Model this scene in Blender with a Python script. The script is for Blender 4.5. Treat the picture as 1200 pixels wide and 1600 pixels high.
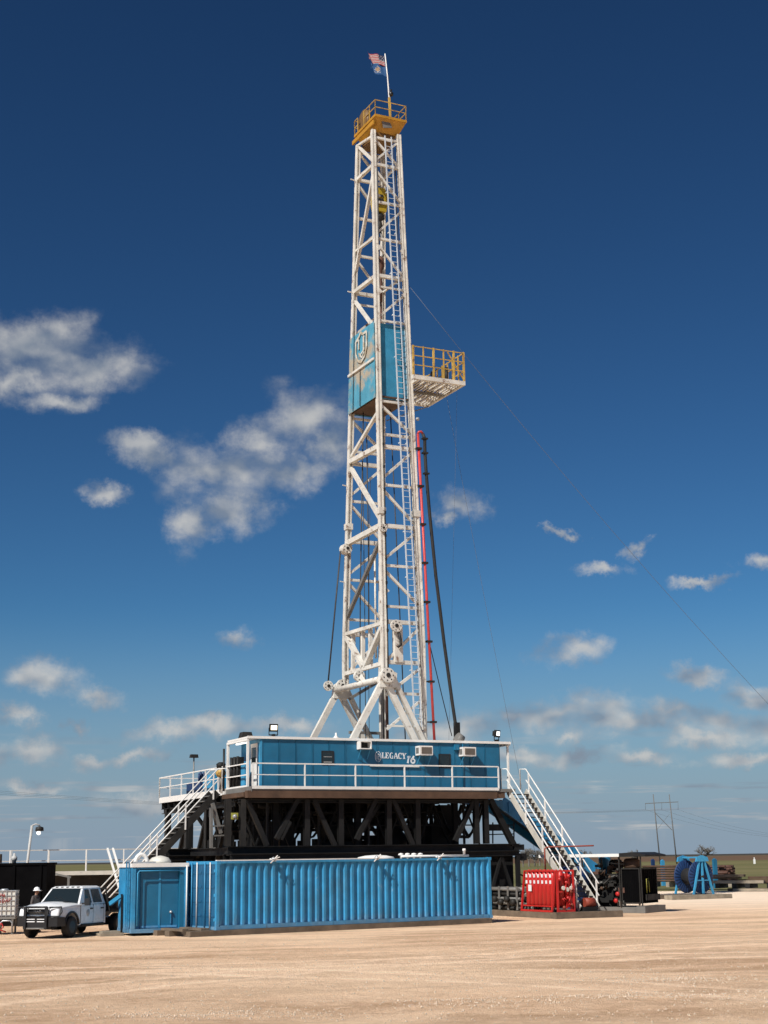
import bpy, bmesh, math, random
from mathutils import Vector, Matrix
random.seed(7)
for _o in list(bpy.data.objects): bpy.data.objects.remove(_o)
SC = bpy.context.scene
COL = SC.collection
R = math.radians
# ------------------------------------------------------------------ camera
FPX = 2350.0                      # focal length in photo pixels (1200 x 1600)
PITCH = math.atan(541 / FPX)
ROLL = R(0.8)
CAMH = 2.6
_f = Vector((0, math.cos(PITCH), math.sin(PITCH)))
_r = Vector((1, 0, 0)); _u = _r.cross(_f)
_c, _s = math.cos(ROLL), math.sin(ROLL)
CR = _r * _c - _u * _s
CU = _u * _c + _r * _s
CF = _f
CPOS = Vector((0, 0, CAMH))
cd = bpy.data.cameras.new('camera'); cam = bpy.data.objects.new('camera', cd); COL.objects.link(cam)
cam.matrix_world = Matrix(((CR.x, CU.x, -CF.x, 0), (CR.y, CU.y, -CF.y, 0), (CR.z, CU.z, -CF.z, CAMH), (0, 0, 0, 1)))
cd.sensor_fit = 'VERTICAL'; cd.sensor_height = 36.0; cd.sensor_width = 27.0
cd.lens = 36.0 * FPX / 1600.0
cd.clip_start = 0.5; cd.clip_end = 20000
SC.camera = cam
SC.render.resolution_x = 768; SC.render.resolution_y = 1024
vs = SC.view_settings
vs.view_transform = 'Standard'; vs.look = 'None'; vs.gamma = 1; vs.exposure = 0.14
vs.use_curve_mapping = False

def ray(x, y): return CF + CR * ((x - 600) / FPX) + CU * ((800 - y) / FPX)
def ground(x, y, z=0.0):
    d = ray(x, y); return CPOS + d * ((z - CAMH) / d.z)
# the drilling rig has its own axes: u along the doghouse front, v away from it
RA = R(25.5)
RU = Vector((math.cos(RA), math.sin(RA), 0)); RV = Vector((-math.sin(RA), math.cos(RA), 0))
RO = Vector((-5.903, 66.311, 0))
def P(x, y, u=None, v=None, z=None):
    d = ray(x, y); q = RO - CPOS
    if z is not None: t = (z - CAMH) / d.z
    elif v is not None: t = (q.dot(RV) + v) / d.dot(RV)
    else: t = (q.dot(RU) + u) / d.dot(RU)
    p = CPOS + d * t; w = p - RO
    return Vector((w.dot(RU), w.dot(RV), p.z))
def proj(p):
    d = Vector(p) - CPOS; z = d.dot(CF)
    return (600 + FPX * d.dot(CR) / z, 800 - FPX * d.dot(CU) / z)
def rigw(p): return RO + RU * p[0] + RV * p[1] + Vector((0, 0, p[2]))

# ------------------------------------------------------------------ world
SUNV = Vector((-1.177, -1.669, 2.05)).normalized()
SUN_EL = math.asin(SUNV.z); SUN_AZ = math.atan2(SUNV.x, SUNV.y)
world = bpy.data.worlds.new('World'); SC.world = world; world.use_nodes = True
nt = world.node_tree; nt.nodes.clear()
class NB:
    """small helper to wire nodes"""
    def __init__(s, tree): s.t = tree
    def n(s, kind, **kw):
        nd = s.t.nodes.new(kind)
        for k, v in kw.items(): setattr(nd, k, v)
        return nd
    def link(s, a, b): s.t.links.new(a, b)
    def put(s, sock, val):
        if hasattr(val, 'links') or isinstance(val, bpy.types.NodeSocket): s.t.links.new(val, sock)
        else: sock.default_value = val
    def m(s, op, a, b=None, c=None, clamp=False):
        nd = s.n('ShaderNodeMath', operation=op); nd.use_clamp = clamp
        s.put(nd.inputs[0], a)
        if b is not None: s.put(nd.inputs[1], b)
        if c is not None: s.put(nd.inputs[2], c)
        return nd.outputs[0]
    def vm(s, op, a, b=None, c=None):
        nd = s.n('ShaderNodeVectorMath', operation=op)
        s.put(nd.inputs[0], a)
        if b is not None: s.put(nd.inputs[1], b)
        if c is not None: s.put(nd.inputs[2], c)
        return nd.outputs['Value'] if op in ('LENGTH', 'DOT_PRODUCT', 'DISTANCE') else nd.outputs['Vector']
    def noise(s, vec, scale, detail=4, rough=0.55, dist=0.0, out='Fac'):
        nd = s.n('ShaderNodeTexNoise'); s.put(nd.inputs['Vector'], vec)
        nd.inputs['Scale'].default_value = scale; nd.inputs['Detail'].default_value = detail
        nd.inputs['Roughness'].default_value = rough; nd.inputs['Distortion'].default_value = dist
        return nd.outputs[out]
    def mr(s, v, a, b, c=0.0, d=1.0, smooth=False):
        nd = s.n('ShaderNodeMapRange'); nd.clamp = True
        if smooth: nd.interpolation_type = 'SMOOTHSTEP'
        s.put(nd.inputs['Value'], v)
        for k, q in zip(('From Min', 'From Max', 'To Min', 'To Max'), (a, b, c, d)): s.put(nd.inputs[k], q)
        return nd.outputs['Result']
    def mix(s, fac, a, b, blend='MIX'):
        nd = s.n('ShaderNodeMix', data_type='RGBA', blend_type=blend)
        s.put(nd.inputs[0], fac); s.put(nd.inputs[6], a); s.put(nd.inputs[7], b)
        return nd.outputs[2]
def c4(c): return (c[0], c[1], c[2], 1.0)
SKY_STRENGTH = 0.06
def build_world():
    b = NB(nt)
    sky = b.n('ShaderNodeTexSky', sky_type='NISHITA')
    sky.sun_disc = False; sky.sun_elevation = SUN_EL; sky.sun_rotation = SUN_AZ
    sky.altitude = 900; sky.air_density = 1.0; sky.dust_density = 0.4; sky.ozone_density = 2.0
    tc = b.n('ShaderNodeTexCoord')
    d = tc.outputs['Generated']
    sp = b.n('ShaderNodeSeparateXYZ'); b.link(d, sp.inputs[0])
    az = b.m('ARCTAN2', sp.outputs[0], sp.outputs[1])
    el = b.m('ARCSINE', sp.outputs[2])
    cb = b.n('ShaderNodeCombineXYZ'); b.link(az, cb.inputs[0]); b.link(el, cb.inputs[1])
    ae = cb.outputs[0]
    # warp so that the cloud edges curl
    wn = b.noise(ae, 18, 9, 0.66, out='Color')
    w = b.vm('MULTIPLY_ADD', b.vm('SUBTRACT', wn, (0.5, 0.5, 0.5)), (0.085, 0.05, 0.0), ae)
    blobs = [(50, 535, 105, 42), (130, 575, 95, 34), (20, 590, 60, 26), (95, 632, 60, 20), (480, 655, 70, 44), (402, 690, 55, 36), (330, 735, 85, 40),
             (232, 708, 52, 22), (300, 815, 45, 40), (440, 735, 55, 34), (370, 790, 50, 34), (520, 700, 40, 30), (150, 768, 36, 15), (720, 785, 40, 26), (690, 815, 22, 13), (865, 823, 18, 7),
             (925, 882, 44, 10), (990, 852, 24, 11), (890, 1016, 44, 17), (1095, 1060, 36, 12), (1195, 1078, 42, 16), (1188, 880, 34, 12),
             (1105, 908, 36, 8), (880, 1112, 90, 21), (970, 1124, 85, 17), (1115, 1130, 60, 20), (905, 1152, 36, 9), (1200, 1135, 45, 24), (1050, 1118, 40, 14), (800, 1115, 34, 9),
             (370, 995, 28, 14), (65, 1056, 42, 19), (150, 1085, 38, 15), (15, 1122, 22, 15), (118, 1132, 20, 9), (40, 1174, 42, 15), (145, 1186, 26, 11),
             (210, 1181, 36, 9), (285, 1150, 50, 13), (350, 1140, 60, 13), (440, 1140, 60, 13), (225, 1243, 56, 14), (690, 1140, 60, 20), (800, 1185, 70, 11), (900, 1182, 60, 12), (1100, 1160, 50, 13), (1170, 1195, 60, 10), (1010, 1190, 50, 9), (60, 1225, 50, 8)]
    acc = None
    for (x, y, rx, ry) in blobs:
        q = ray(x, y).normalized()
        a0 = math.atan2(q.x, q.y); e0 = math.asin(q.z)
        kk = 1.25 if y < 950 else 1.55
        sx = FPX / (rx * kk); sy = FPX / (ry * kk)
        ln = b.vm('LENGTH', b.vm('MULTIPLY_ADD', w, (sx, sy, 0), (-a0 * sx, -e0 * sy, 0)))
        if acc is None: acc = ln
        else:
            nd = b.n('ShaderNodeMath', operation='SMOOTH_MIN'); b.link(acc, nd.inputs[0]); b.link(ln, nd.inputs[1]); nd.inputs[2].default_value = 0.35
            acc = nd.outputs[0]
    fbm = b.noise(b.vm('MULTIPLY', ae, (1, 1.4, 1)), 38, 9, 0.57)
    sh1 = b.noise(b.vm('MULTIPLY', ae, (1, 1.4, 1)), 30, 2.5, 0.45)
    fbm2 = b.noise(b.vm('MULTIPLY', b.vm('ADD', ae, (-0.007, 0.011, 0)), (1, 1.4, 1)), 30, 2.5, 0.45)
    dens = b.m('ADD', b.mr(acc, 1.7, 0.0, -1.0, 0.85), b.m('MULTIPLY', b.m('SUBTRACT', fbm, 0.5), 1.4))
    a1 = b.mr(dens, -0.42, 0.92, 0, 1, True)
    # a layer of flat clouds seen edge-on towards the horizon, the same all round
    zz = b.m('MAXIMUM', sp.outputs[2], 0.015)
    zz = b.m('ADD', zz, 0.02)
    px = b.m('DIVIDE', sp.outputs[0], zz); py = b.m('DIVIDE', sp.outputs[1], zz)
    cp = b.n('ShaderNodeCombineXYZ'); b.link(px, cp.inputs[0]); b.link(py, cp.inputs[1])
    flat = b.noise(cp.outputs[0], 0.55, 7, 0.6)
    a2 = b.mr(flat, 0.50, 0.68, 0, 1, True)
    a2 = b.m('MULTIPLY', a2, b.mr(el, 0.10, 0.045, 0.0, 0.75, True))
    # scattered cumulus higher up, away from the part the photograph shows as clear
    sc = b.noise(cp.outputs[0], 0.9, 6, 0.55)
    a3 = b.mr(sc, 0.66, 0.76, 0, 0.8, True)
    a3 = b.m('MULTIPLY', a3, b.mr(b.m('ABSOLUTE', az), 0.30, 0.42, 0, 1, True))
    a3 = b.m('MULTIPLY', a3, b.mr(el, 0.75, 0.35, 0, 1, True))
    al = b.m('MAXIMUM', b.m('MAXIMUM', b.m('MULTIPLY', a1, 0.86), a2), a3)
    al = b.m('MULTIPLY', al, b.mr(el, 0.0, 0.01, 0, 1))
    shade = b.m('ADD', b.m('MULTIPLY', b.m('SUBTRACT', sh1, fbm2), 3.0), b.m('MULTIPLY', b.mr(dens, 0.0, 1.1), 0.25))
    shade = b.m('ADD', shade, 0.40, clamp=True)
    shade = b.m('MULTIPLY', shade, b.mr(el, 0.02, 0.10, 0.9, 1.08))
    ck = 1.0 / SKY_STRENGTH
    cc = b.mix(shade, c4((0.20 * ck, 0.24 * ck, 0.30 * ck)), c4((0.50 * ck, 0.50 * ck, 0.49 * ck)))
    # deeper, clearer blue overhead, as the dry air in the photograph has it
    s0 = b.vm('MULTIPLY', sky.outputs[0], (SKY_STRENGTH,) * 3)
    gm = b.n('ShaderNodeGamma'); b.link(s0, gm.inputs[0]); gm.inputs[1].default_value = 1.5
    s1_ = b.vm('MULTIPLY', gm.outputs[0], (0.80 * ck, 1.33 * ck, 1.53 * ck))
    # pale blue-grey haze band low over the plain, all the way round
    hz = b.mr(el, 0.17, 0.0, 0.0, 0.95, True)
    s1_ = b.mix(hz, s1_, c4((0.226 * ck, 0.292 * ck, 0.38 * ck)))
    col = b.mix(al, s1_, cc)
    bg = b.n('ShaderNodeBackground'); b.link(col, bg.inputs[0]); bg.inputs[1].default_value = SKY_STRENGTH
    out = b.n('ShaderNodeOutputWorld'); b.link(bg.outputs[0], out.inputs[0])
    try:
        world.cycles.sampling_method = 'MANUAL'; world.cycles.sample_map_resolution = 512
    except Exception: pass
build_world()
sl = bpy.data.lights.new('sun', 'SUN'); so = bpy.data.objects.new('sun', sl); COL.objects.link(so)
sl.energy = 5.0; sl.angle = R(0.53); sl.color = (1.0, 0.95, 0.87)
so.rotation_euler = (-SUNV).to_track_quat('-Z', 'Y').to_euler(); so.location = (-30, -40, 60)

# ------------------------------------------------------------------ materials
MATS = {}
def mat(name, col, rough=0.55, metal=0.0, var=0.18, vscale=1.2, rust=0.0, rcol=(0.16, 0.07, 0.03), rscale=1.5, streak=False, dirt=0.0,
        dcol=(0.30, 0.22, 0.15), bump=0.0, bscale=30, emit=None, spec=0.5, coat=0.0, scuff=0.0, splash=0.0):
    if name in MATS: return MATS[name]
    m = bpy.data.materials.new(name); m.use_nodes = True; t = m.node_tree; b = NB(t)
    pb = t.nodes['Principled BSDF']
    geo = b.n('ShaderNodeNewGeometry'); pos = geo.outputs['Position']
    base = c4(col)
    if var > 0:
        n1 = b.noise(pos, vscale, 6, 0.6)
        dk = c4([c * (1 - var) for c in col]); lt = c4([min(1, c * (1 + var * 0.7) + var * 0.006) for c in col])
        base = b.mix(b.mr(n1, 0.3, 0.7), dk, lt)
    if dirt > 0:
        n3 = b.noise(pos, 0.7, 8, 0.7)
        base = b.mix(b.mr(n3, 0.62 - dirt * 0.4, 0.85, 0, dirt), base, c4(dcol))
    rfac = None
    if rust > 0:
        v = b.vm('MULTIPLY', pos, (3.0, 3.0, 0.35)) if streak else pos
        n2 = b.noise(v, rscale, 9, 0.68)
        rfac = b.mr(n2, 0.67 - rust * 0.22, 0.73 - rust * 0.16, 0, 0.85)
        base = b.mix(rfac, base, c4(rcol))
    if splash > 0:
        sx = b.n('ShaderNodeSeparateXYZ'); b.link(pos, sx.inputs[0])
        n5 = b.noise(b.vm('MULTIPLY', pos, (2.2, 2.2, 1.0)), 1.6, 7, 0.7)
        hgt = b.m('ADD', sx.outputs[2], b.m('MULTIPLY', n5, -0.9))
        base = b.mix(b.mr(hgt, -0.32, 0.12, splash, 0.0), base, c4((0.46, 0.36, 0.27)))
    if scuff > 0:
        n4 = b.noise(b.vm('MULTIPLY', pos, (1, 1, 0.6)), 4.5, 6, 0.7, 0.4)
        base = b.mix(b.mr(n4, 0.70 - scuff * 0.1, 0.76, 0, 0.55), base, c4((0.42, 0.48, 0.5)))
    if isinstance(base, tuple): pb.inputs['Base Color'].default_value = base
    else: b.link(base, pb.inputs['Base Color'])
    pb.inputs['Metallic'].default_value = metal
    rn = b.mr(b.noise(pos, 3.1, 4), 0.3, 0.7, max(0.05, rough - 0.1), min(1, rough + 0.12))
    b.link(rn, pb.inputs['Roughness'])
    pb.inputs['Specular IOR Level'].default_value = spec
    if coat: pb.inputs['Coat Weight'].default_value = coat
    if bump > 0:
        bn = b.n('ShaderNodeBump'); bn.inputs['Strength'].default_value = bump; bn.inputs['Distance'].default_value = 0.02
        b.link(b.noise(pos, bscale, 5, 0.6), bn.inputs['Height']); b.link(bn.outputs[0], pb.inputs['Normal'])
    if emit:
        pb.inputs['Emission Color'].default_value = c4(emit[0]); pb.inputs['Emission Strength'].default_value = emit[1]
    MATS[name] = m; return m
CREAM = mat('cream_paint', (0.66, 0.64, 0.585), 0.5, var=0.2, rust=0.45, rscale=2.8, dirt=0.5, dcol=(0.34, 0.27, 0.2))
WHITE = mat('white_paint', (0.76, 0.75, 0.72), 0.45, var=0.08, rust=0.12, rscale=3.0, dirt=0.25)
RAILW = mat('rail_white', (0.74, 0.73, 0.70), 0.5, var=0.1, rust=0.1, rscale=4.0, dirt=0.2)
GREYRAIL = mat('rail_grey', (0.42, 0.42, 0.41), 0.5, var=0.15, rust=0.15, rscale=4)
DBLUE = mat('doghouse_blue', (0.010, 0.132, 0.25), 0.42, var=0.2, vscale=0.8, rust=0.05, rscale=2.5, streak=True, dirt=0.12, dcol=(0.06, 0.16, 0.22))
CBLUE = mat('container_blue', (0.028, 0.255, 0.49), 0.5, scuff=0.7, splash=0.22, var=0.3, vscale=1.3, rust=0.3, rscale=2.2, rcol=(0.03, 0.10, 0.16), streak=True, dirt=0.4, dcol=(0.14, 0.27, 0.35))
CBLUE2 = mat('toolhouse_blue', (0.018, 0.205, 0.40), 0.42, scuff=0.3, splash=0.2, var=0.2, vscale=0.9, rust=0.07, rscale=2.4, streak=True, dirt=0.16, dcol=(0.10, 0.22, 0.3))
SHADEBLUE = mat('door_shaded_blue', (0.012, 0.095, 0.2), 0.5, var=0.2, rust=0.1, rscale=3, streak=True)  # container doors darker than the walls: shade painted into the blue
WBLUE = mat('windwall_blue', (0.03, 0.22, 0.38), 0.55, var=0.22, vscale=1.6, dirt=0.2, dcol=(0.16, 0.30, 0.36))
WBLUER = mat('windwall_blue_rusted', (0.07, 0.28, 0.40), 0.6, var=0.2, vscale=1.6, rust=0.8, rscale=0.55, rcol=(0.42, 0.33, 0.22), dirt=0.25, dcol=(0.2, 0.35, 0.38))
RBLUE = mat('reel_blue', (0.007, 0.032, 0.11), 0.5, var=0.15)
LBLUE = mat('light_blue', (0.04, 0.27, 0.48), 0.45, var=0.15, rust=0.1, rscale=3)
BLACKST = mat('black_steel', (0.009, 0.009, 0.009), 0.6, var=0.35, rust=0.1, rscale=1.2, rcol=(0.025, 0.015, 0.01), dirt=0.1, dcol=(0.035, 0.03, 0.028), spec=0.3)
TARBLACK = mat('tar_black', (0.0025, 0.0025, 0.003), 0.9, var=0.2, spec=0.05)
DARKST = mat('dark_steel', (0.019, 0.018, 0.0165), 0.6, spec=0.3, var=0.35, rust=0.2, rscale=1.4, rcol=(0.07, 0.04, 0.025), dirt=0.25, dcol=(0.12, 0.10, 0.08))
GREYST = mat('grey_steel', (0.16, 0.155, 0.145), 0.5, var=0.25, rust=0.2, rscale=2, dirt=0.25)
BROWNST = mat('rusty_beam', (0.085, 0.045, 0.025), 0.75, var=0.35, dirt=0.2, bump=0.2)
PIPEBR = mat('rusty_pipe', (0.10, 0.045, 0.03), 0.7, var=0.4, vscale=3)
YELLOW = mat('crown_yellow', (0.43, 0.215, 0.018), 0.5, var=0.2, rust=0.25, rscale=2.5, rcol=(0.20, 0.09, 0.02))
YRAIL = mat('rail_yellow', (0.50, 0.32, 0.07), 0.55, var=0.3, rust=0.6, rscale=3.5)
YBLOCK = mat('block_yellow', (0.42, 0.30, 0.02), 0.45, var=0.2, rust=0.2, rscale=3)
SHEAVE = mat('sheave_brown', (0.16, 0.085, 0.025), 0.6, var=0.3)
RED = mat('accumulator_red', (0.46, 0.018, 0.016), 0.4, var=0.14, dirt=0.08)
REDPIPE = mat('standpipe_red', (0.50, 0.045, 0.04), 0.45, var=0.2, rust=0.2, rscale=3, rcol=(0.40, 0.28, 0.22))
REDBR = mat('faded_red', (0.24, 0.04, 0.02), 0.6, var=0.25)
WOOD = mat('mat_timber', (0.145, 0.11, 0.078), 0.85, var=0.4, vscale=2.0, bump=0.5, bscale=12)
WOODL = mat('pale_timber', (0.27, 0.23, 0.175), 0.85, var=0.35, vscale=2.0, bump=0.4, bscale=12)
RUBBER = mat('rubber', (0.014, 0.014, 0.014), 0.75, var=0.2, dirt=0.25, dcol=(0.09, 0.07, 0.05))
CABLE = mat('cable', (0.03, 0.03, 0.032), 0.6, var=0.2)
TWHITE = mat('truck_white', (0.74, 0.75, 0.76), 0.28, var=0.03, coat=0.5, dirt=0.06, dcol=(0.5, 0.44, 0.36))
TBLACK = mat('truck_black', (0.012, 0.012, 0.013), 0.4, var=0.1)
CHROME = mat('chrome', (0.65, 0.65, 0.66), 0.2, metal=1.0, var=0.0)
GLASS = mat('dark_glass', (0.012, 0.018, 0.02), 0.06, var=0.0, spec=0.8)
LENS = mat('lamp_lens', (0.28, 0.29, 0.31), 0.15, var=0.0, spec=0.8)
BLACKHOLE = mat('dark_opening', (0.012, 0.012, 0.012), 0.7, var=0.0)
PVCW = mat('ibc_white', (0.60, 0.58, 0.52), 0.5, var=0.12, dirt=0.2)
GALV = mat('galvanised', (0.45, 0.46, 0.47), 0.4, metal=0.6, var=0.15)
POLEGREY = mat('hazed_pole', (0.13, 0.125, 0.12), 0.8, var=0.1)  # distant pole and wires: haze put into the grey of the colour
LAMPON = mat('lamp_lit', (0.9, 0.9, 0.85), 0.3, var=0, emit=((1.0, 0.97, 0.9), 1.6))
LAMPWARM = mat('lamp_lit_warm', (0.9, 0.85, 0.7), 0.3, var=0, emit=((1.0, 0.86, 0.6), 2.5))
REDINK = mat('red_marker', (0.35, 0.02, 0.02), 0.7, var=0.1)
LETTER = mat('letter_white', (0.74, 0.76, 0.78), 0.5, var=0.06)
FADED = mat('faded_white', (0.55, 0.53, 0.47), 0.7, var=0.2, rust=0.9, rscale=2.2, rcol=(0.36, 0.3, 0.2))
LADR = mat('ladder_grey', (0.50, 0.55, 0.60), 0.5, var=0.15)
WIRE = mat('steel_wire', (0.12, 0.13, 0.15), 0.5, var=0)
ALU = mat('grating', (0.50, 0.48, 0.43), 0.5, var=0.2, rust=0.2, rscale=3)
CONDUIT = mat('conduit_yellow', (0.30, 0.29, 0.05), 0.6, var=0.2)
HOSEBL = mat('hose_blue', (0.04, 0.1, 0.2), 0.6, var=0.2)
SHIRT = mat('grey_shirt', (0.085, 0.075, 0.075), 0.9, var=0.15)
JEANS = mat('jeans', (0.04, 0.05, 0.08), 0.9, var=0.2)
SKIN = mat('skin', (0.42, 0.24, 0.17), 0.6, var=0.05)
HAT = mat('hard_hat', (0.8, 0.8, 0.8), 0.3, var=0.02)
BARK = mat('bare_twigs', (0.17, 0.15, 0.13), 0.9, var=0.3)
FLAGR = mat('flag_red', (0.33, 0.02, 0.03), 0.8, var=0); FLAGW = mat('flag_white', (0.36, 0.35, 0.34), 0.8, var=0)
FLAGB = mat('flag_navy', (0.015, 0.02, 0.06), 0.8, var=0); FLAGS = mat('flag_sky', (0.012, 0.07, 0.2), 0.8, var=0.1)
FLAGT = mat('flag_tan', (0.30, 0.2, 0.12), 0.8, var=0)

# ------------------------------------------------------------------ mesh builder
class MB:
    def __init__(s): s.v = []; s.f = []; s.mi = []; s.sm = []
    def add(s, vs_, fs, smooth=False, mi=0):
        o = len(s.v); s.v += [Vector(q) for q in vs_]
        for f in fs: s.f.append([i + o for i in f]); s.sm.append(smooth); s.mi.append(mi)
        return s
    def box(s, lo, hi, mi=0):
        (a, b, c), (d, e, g) = lo, hi
        return s.add([(a, b, c), (d, b, c), (d, e, c), (a, e, c), (a, b, g), (d, b, g), (d, e, g), (a, e, g)],
                     [(0, 3, 2, 1), (4, 5, 6, 7), (0, 1, 5, 4), (1, 2, 6, 5), (2, 3, 7, 6), (3, 0, 4, 7)], False, mi)
    def cbox(s, c, sz, rotz=0.0, mi=0):
        m = Matrix.Rotation(rotz, 3, 'Z'); c = Vector(c); h = Vector(sz) / 2
        o = len(s.v); s.box(-h, h, mi)
        for i in range(o, o + 8): s.v[i] = c + m @ s.v[i]
        return s
    def beam(s, a, b, w, h=None, up=(0, 0, 1), mi=0):
        a = Vector(a); b = Vector(b); h = w if h is None else h
        d = (b - a).normalized(); up = Vector(up)
        if abs(d.dot(up)) > 0.98: up = Vector((1, 0, 0)) if abs(d.x) < 0.9 else Vector((0, 1, 0))
        x = d.cross(up).normalized() * (w / 2); y = x.cross(d).normalized() * (h / 2)
        vs_ = [a - x - y, a + x - y, a + x + y, a - x + y, b - x - y, b + x - y, b + x + y, b - x + y]
        return s.add(vs_, [(3, 2, 1, 0), (4, 5, 6, 7), (0, 1, 5, 4), (1, 2, 6, 5), (2, 3, 7, 6), (3, 0, 4, 7)], False, mi)
    def hbeam(s, a, b, w, h, up=(0, 0, 1), t=0.03):
        """rolled I section: two flanges and a web"""
        a = Vector(a); b = Vector(b); d = (b - a).normalized(); up = Vector(up)
        if abs(d.dot(up)) > 0.98: up = Vector((1, 0, 0))
        x = d.cross(up).normalized(); y = x.cross(d).normalized()
        o = y * (h / 2 - t / 2)
        s.beam(a + o, b + o, w, t, up); s.beam(a - o, b - o, w, t, up)
        return s.beam(a, b, t, h - 2 * t, up)
    def tube(s, a, b, r, n=8, r2=None, cap=True, smooth=True, mi=0):
        a = Vector(a); b = Vector(b); d = (b - a).normalized(); r2 = r if r2 is None else r2
        up = Vector((0, 0, 1)) if abs(d.z) < 0.95 else Vector((1, 0, 0))
        x = d.cross(up).normalized(); y = x.cross(d)
        vs_ = []
        for q, rr in ((a, r), (b, r2)):
            for i in range(n):
                t = 2 * math.pi * i / n; vs_.append(q + (x * math.cos(t) + y * math.sin(t)) * rr)
        s.add(vs_, [(i, (i + 1) % n, n + (i + 1) % n, n + i) for i in range(n)], smooth, mi)
        if cap:
            o = len(s.v) - 2 * n
            s.f.append([o + i for i in range(n)][::-1]); s.sm.append(False); s.mi.append(mi)
            s.f.append([o + n + i for i in range(n)]); s.sm.append(False); s.mi.append(mi)
        return s
    def path(s, pts, r, n=6, mi=0):
        pts = [Vector(p) for p in pts]; o = len(s.v); k = len(pts); ref = None
        for i, p in enumerate(pts):
            d = ((pts[min(i + 1, k - 1)] - pts[max(i - 1, 0)])).normalized()
            if ref is None:
                up = Vector((0, 0, 1)) if abs(d.z) < 0.9 else Vector((1, 0, 0)); ref = d.cross(up).normalized()
            x = (ref - d * ref.dot(d)).normalized(); y = d.cross(x); ref = x
            rr = r[i] if isinstance(r, (list, tuple)) else r
            for j in range(n):
                t = 2 * math.pi * j / n; s.v.append(p + (x * math.cos(t) + y * math.sin(t)) * rr)
        for i in range(k - 1):
            for j in range(n):
                a = o + i * n + j; b2 = o + i * n + (j + 1) % n
                s.f.append([a, b2, b2 + n, a + n]); s.sm.append(True); s.mi.append(mi)
        s.f.append([o + j for j in range(n)][::-1]); s.sm.append(False); s.mi.append(mi)
        s.f.append([o + (k - 1) * n + j for j in range(n)]); s.sm.append(False); s.mi.append(mi)
        return s
    def prism(s, poly, a, ax, ay, ext, mi=0):
        """polygon (2D) in plane a + x*ax + y*ay, pushed along ext"""
        a = Vector(a); ax = Vector(ax); ay = Vector(ay); ext = Vector(ext); n = len(poly)
        lo = [a + ax * p[0] + ay * p[1] for p in poly]
        if ax.cross(ay).dot(ext) < 0: lo = lo[::-1]
        return s.add(lo + [p + ext for p in lo], [list(range(n))[::-1], list(range(n, 2 * n))] + [(i, (i + 1) % n, n + (i + 1) % n, n + i) for i in range(n)], False, mi)
    def lathe(s, prof, org, axis=(0, 0, 1), n=20, smooth=True, mi=0):
        org = Vector(org); d = Vector(axis).normalized(); up = Vector((0, 0, 1)) if abs(d.z) < 0.95 else Vector((1, 0, 0))
        x = d.cross(up).normalized(); y = x.cross(d); o = len(s.v); k = len(prof)
        for (r, h) in prof:
            for j in range(n):
                t = 2 * math.pi * j / n; s.v.append(org + d * h + (x * math.cos(t) + y * math.sin(t)) * r)
        for i in range(k - 1):
            for j in range(n):
                a = o + i * n + j; b2 = o + i * n + (j + 1) % n
                s.f.append([a, b2, b2 + n, a + n]); s.sm.append(smooth); s.mi.append(mi)
        s.f.append([o + j for j in range(n)][::-1]); s.sm.append(False); s.mi.append(mi)
        s.f.append([o + (k - 1) * n + j for j in range(n)]); s.sm.append(False); s.mi.append(mi)
        return s
def children_of(o): return [c for c in bpy.data.objects if c.parent == o]
BASE = {}
def tag(o, label, cat, group=None, kind=None):
    if label: o['label'] = label
    if cat: o['category'] = cat
    if group: o['group'] = group
    if kind: o['kind'] = kind
    return o
def thing(name, label, cat, base=(0, 0, 0), rig=True, rotz=0.0, group=None):
    """an Empty at the thing's base; rig=True means base is given in rig axes"""
    o = bpy.data.objects.new(name, None); COL.objects.link(o); o.empty_display_size = 0.3
    base = Vector(base)
    if rig: o.location = rigw(base); o.rotation_euler = (0, 0, RA); BASE[o.name] = base
    else: o.location = base; o.rotation_euler = (0, 0, rotz); BASE[o.name] = Vector((0, 0, 0))
    return tag(o, label, cat, group)
def meshdata(name, mb, mats, off=Vector((0, 0, 0))):
    me = bpy.data.meshes.new(name)
    me.from_pydata([tuple(v - off) for v in mb.v], [], mb.f)
    for q in (mats if isinstance(mats, (list, tuple)) else [mats]): me.materials.append(q)
    me.polygons.foreach_set('use_smooth', mb.sm); me.polygons.foreach_set('material_index', mb.mi)
    me.update(); return me
def part(parent, name, mb, mats, kind=None, label=None):
    off = BASE[parent.name]
    o = bpy.data.objects.new(name, meshdata(name, mb, mats, off)); COL.objects.link(o)
    o.parent = parent; BASE[o.name] = off
    if kind: o['kind'] = kind
    if label: o['label'] = label
    return o
def inst(parent, name, me, loc, rot=(0, 0, 0), scale=(1, 1, 1)):
    """a part that shares mesh data with its look-alikes"""
    o = bpy.data.objects.new(name, me); COL.objects.link(o); o.parent = parent
    o.location = Vector(loc) - BASE[parent.name]; o.rotation_euler = rot; o.scale = scale; BASE[o.name] = BASE[parent.name]
    return o
def single(name, label, cat, mb, mats, base=(0, 0, 0), rig=True, rotz=0, group=None, kind=None):
    """a thing that is one mesh; vertices in rig axes (rig) or in local axes"""
    base = Vector(base)
    o = bpy.data.objects.new(name, meshdata(name, mb, mats, base if rig else Vector((0, 0, 0)))); COL.objects.link(o)
    if rig: o.location = rigw(base); o.rotation_euler = (0, 0, RA); BASE[o.name] = base
    else: o.location = base; o.rotation_euler = (0, 0, rotz); BASE[o.name] = Vector((0, 0, 0))
    return tag(o, label, cat, group, kind)
def M(): return MB()
def lerp(a, b, t): return Vector(a) * (1 - t) + Vector(b) * t

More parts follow.
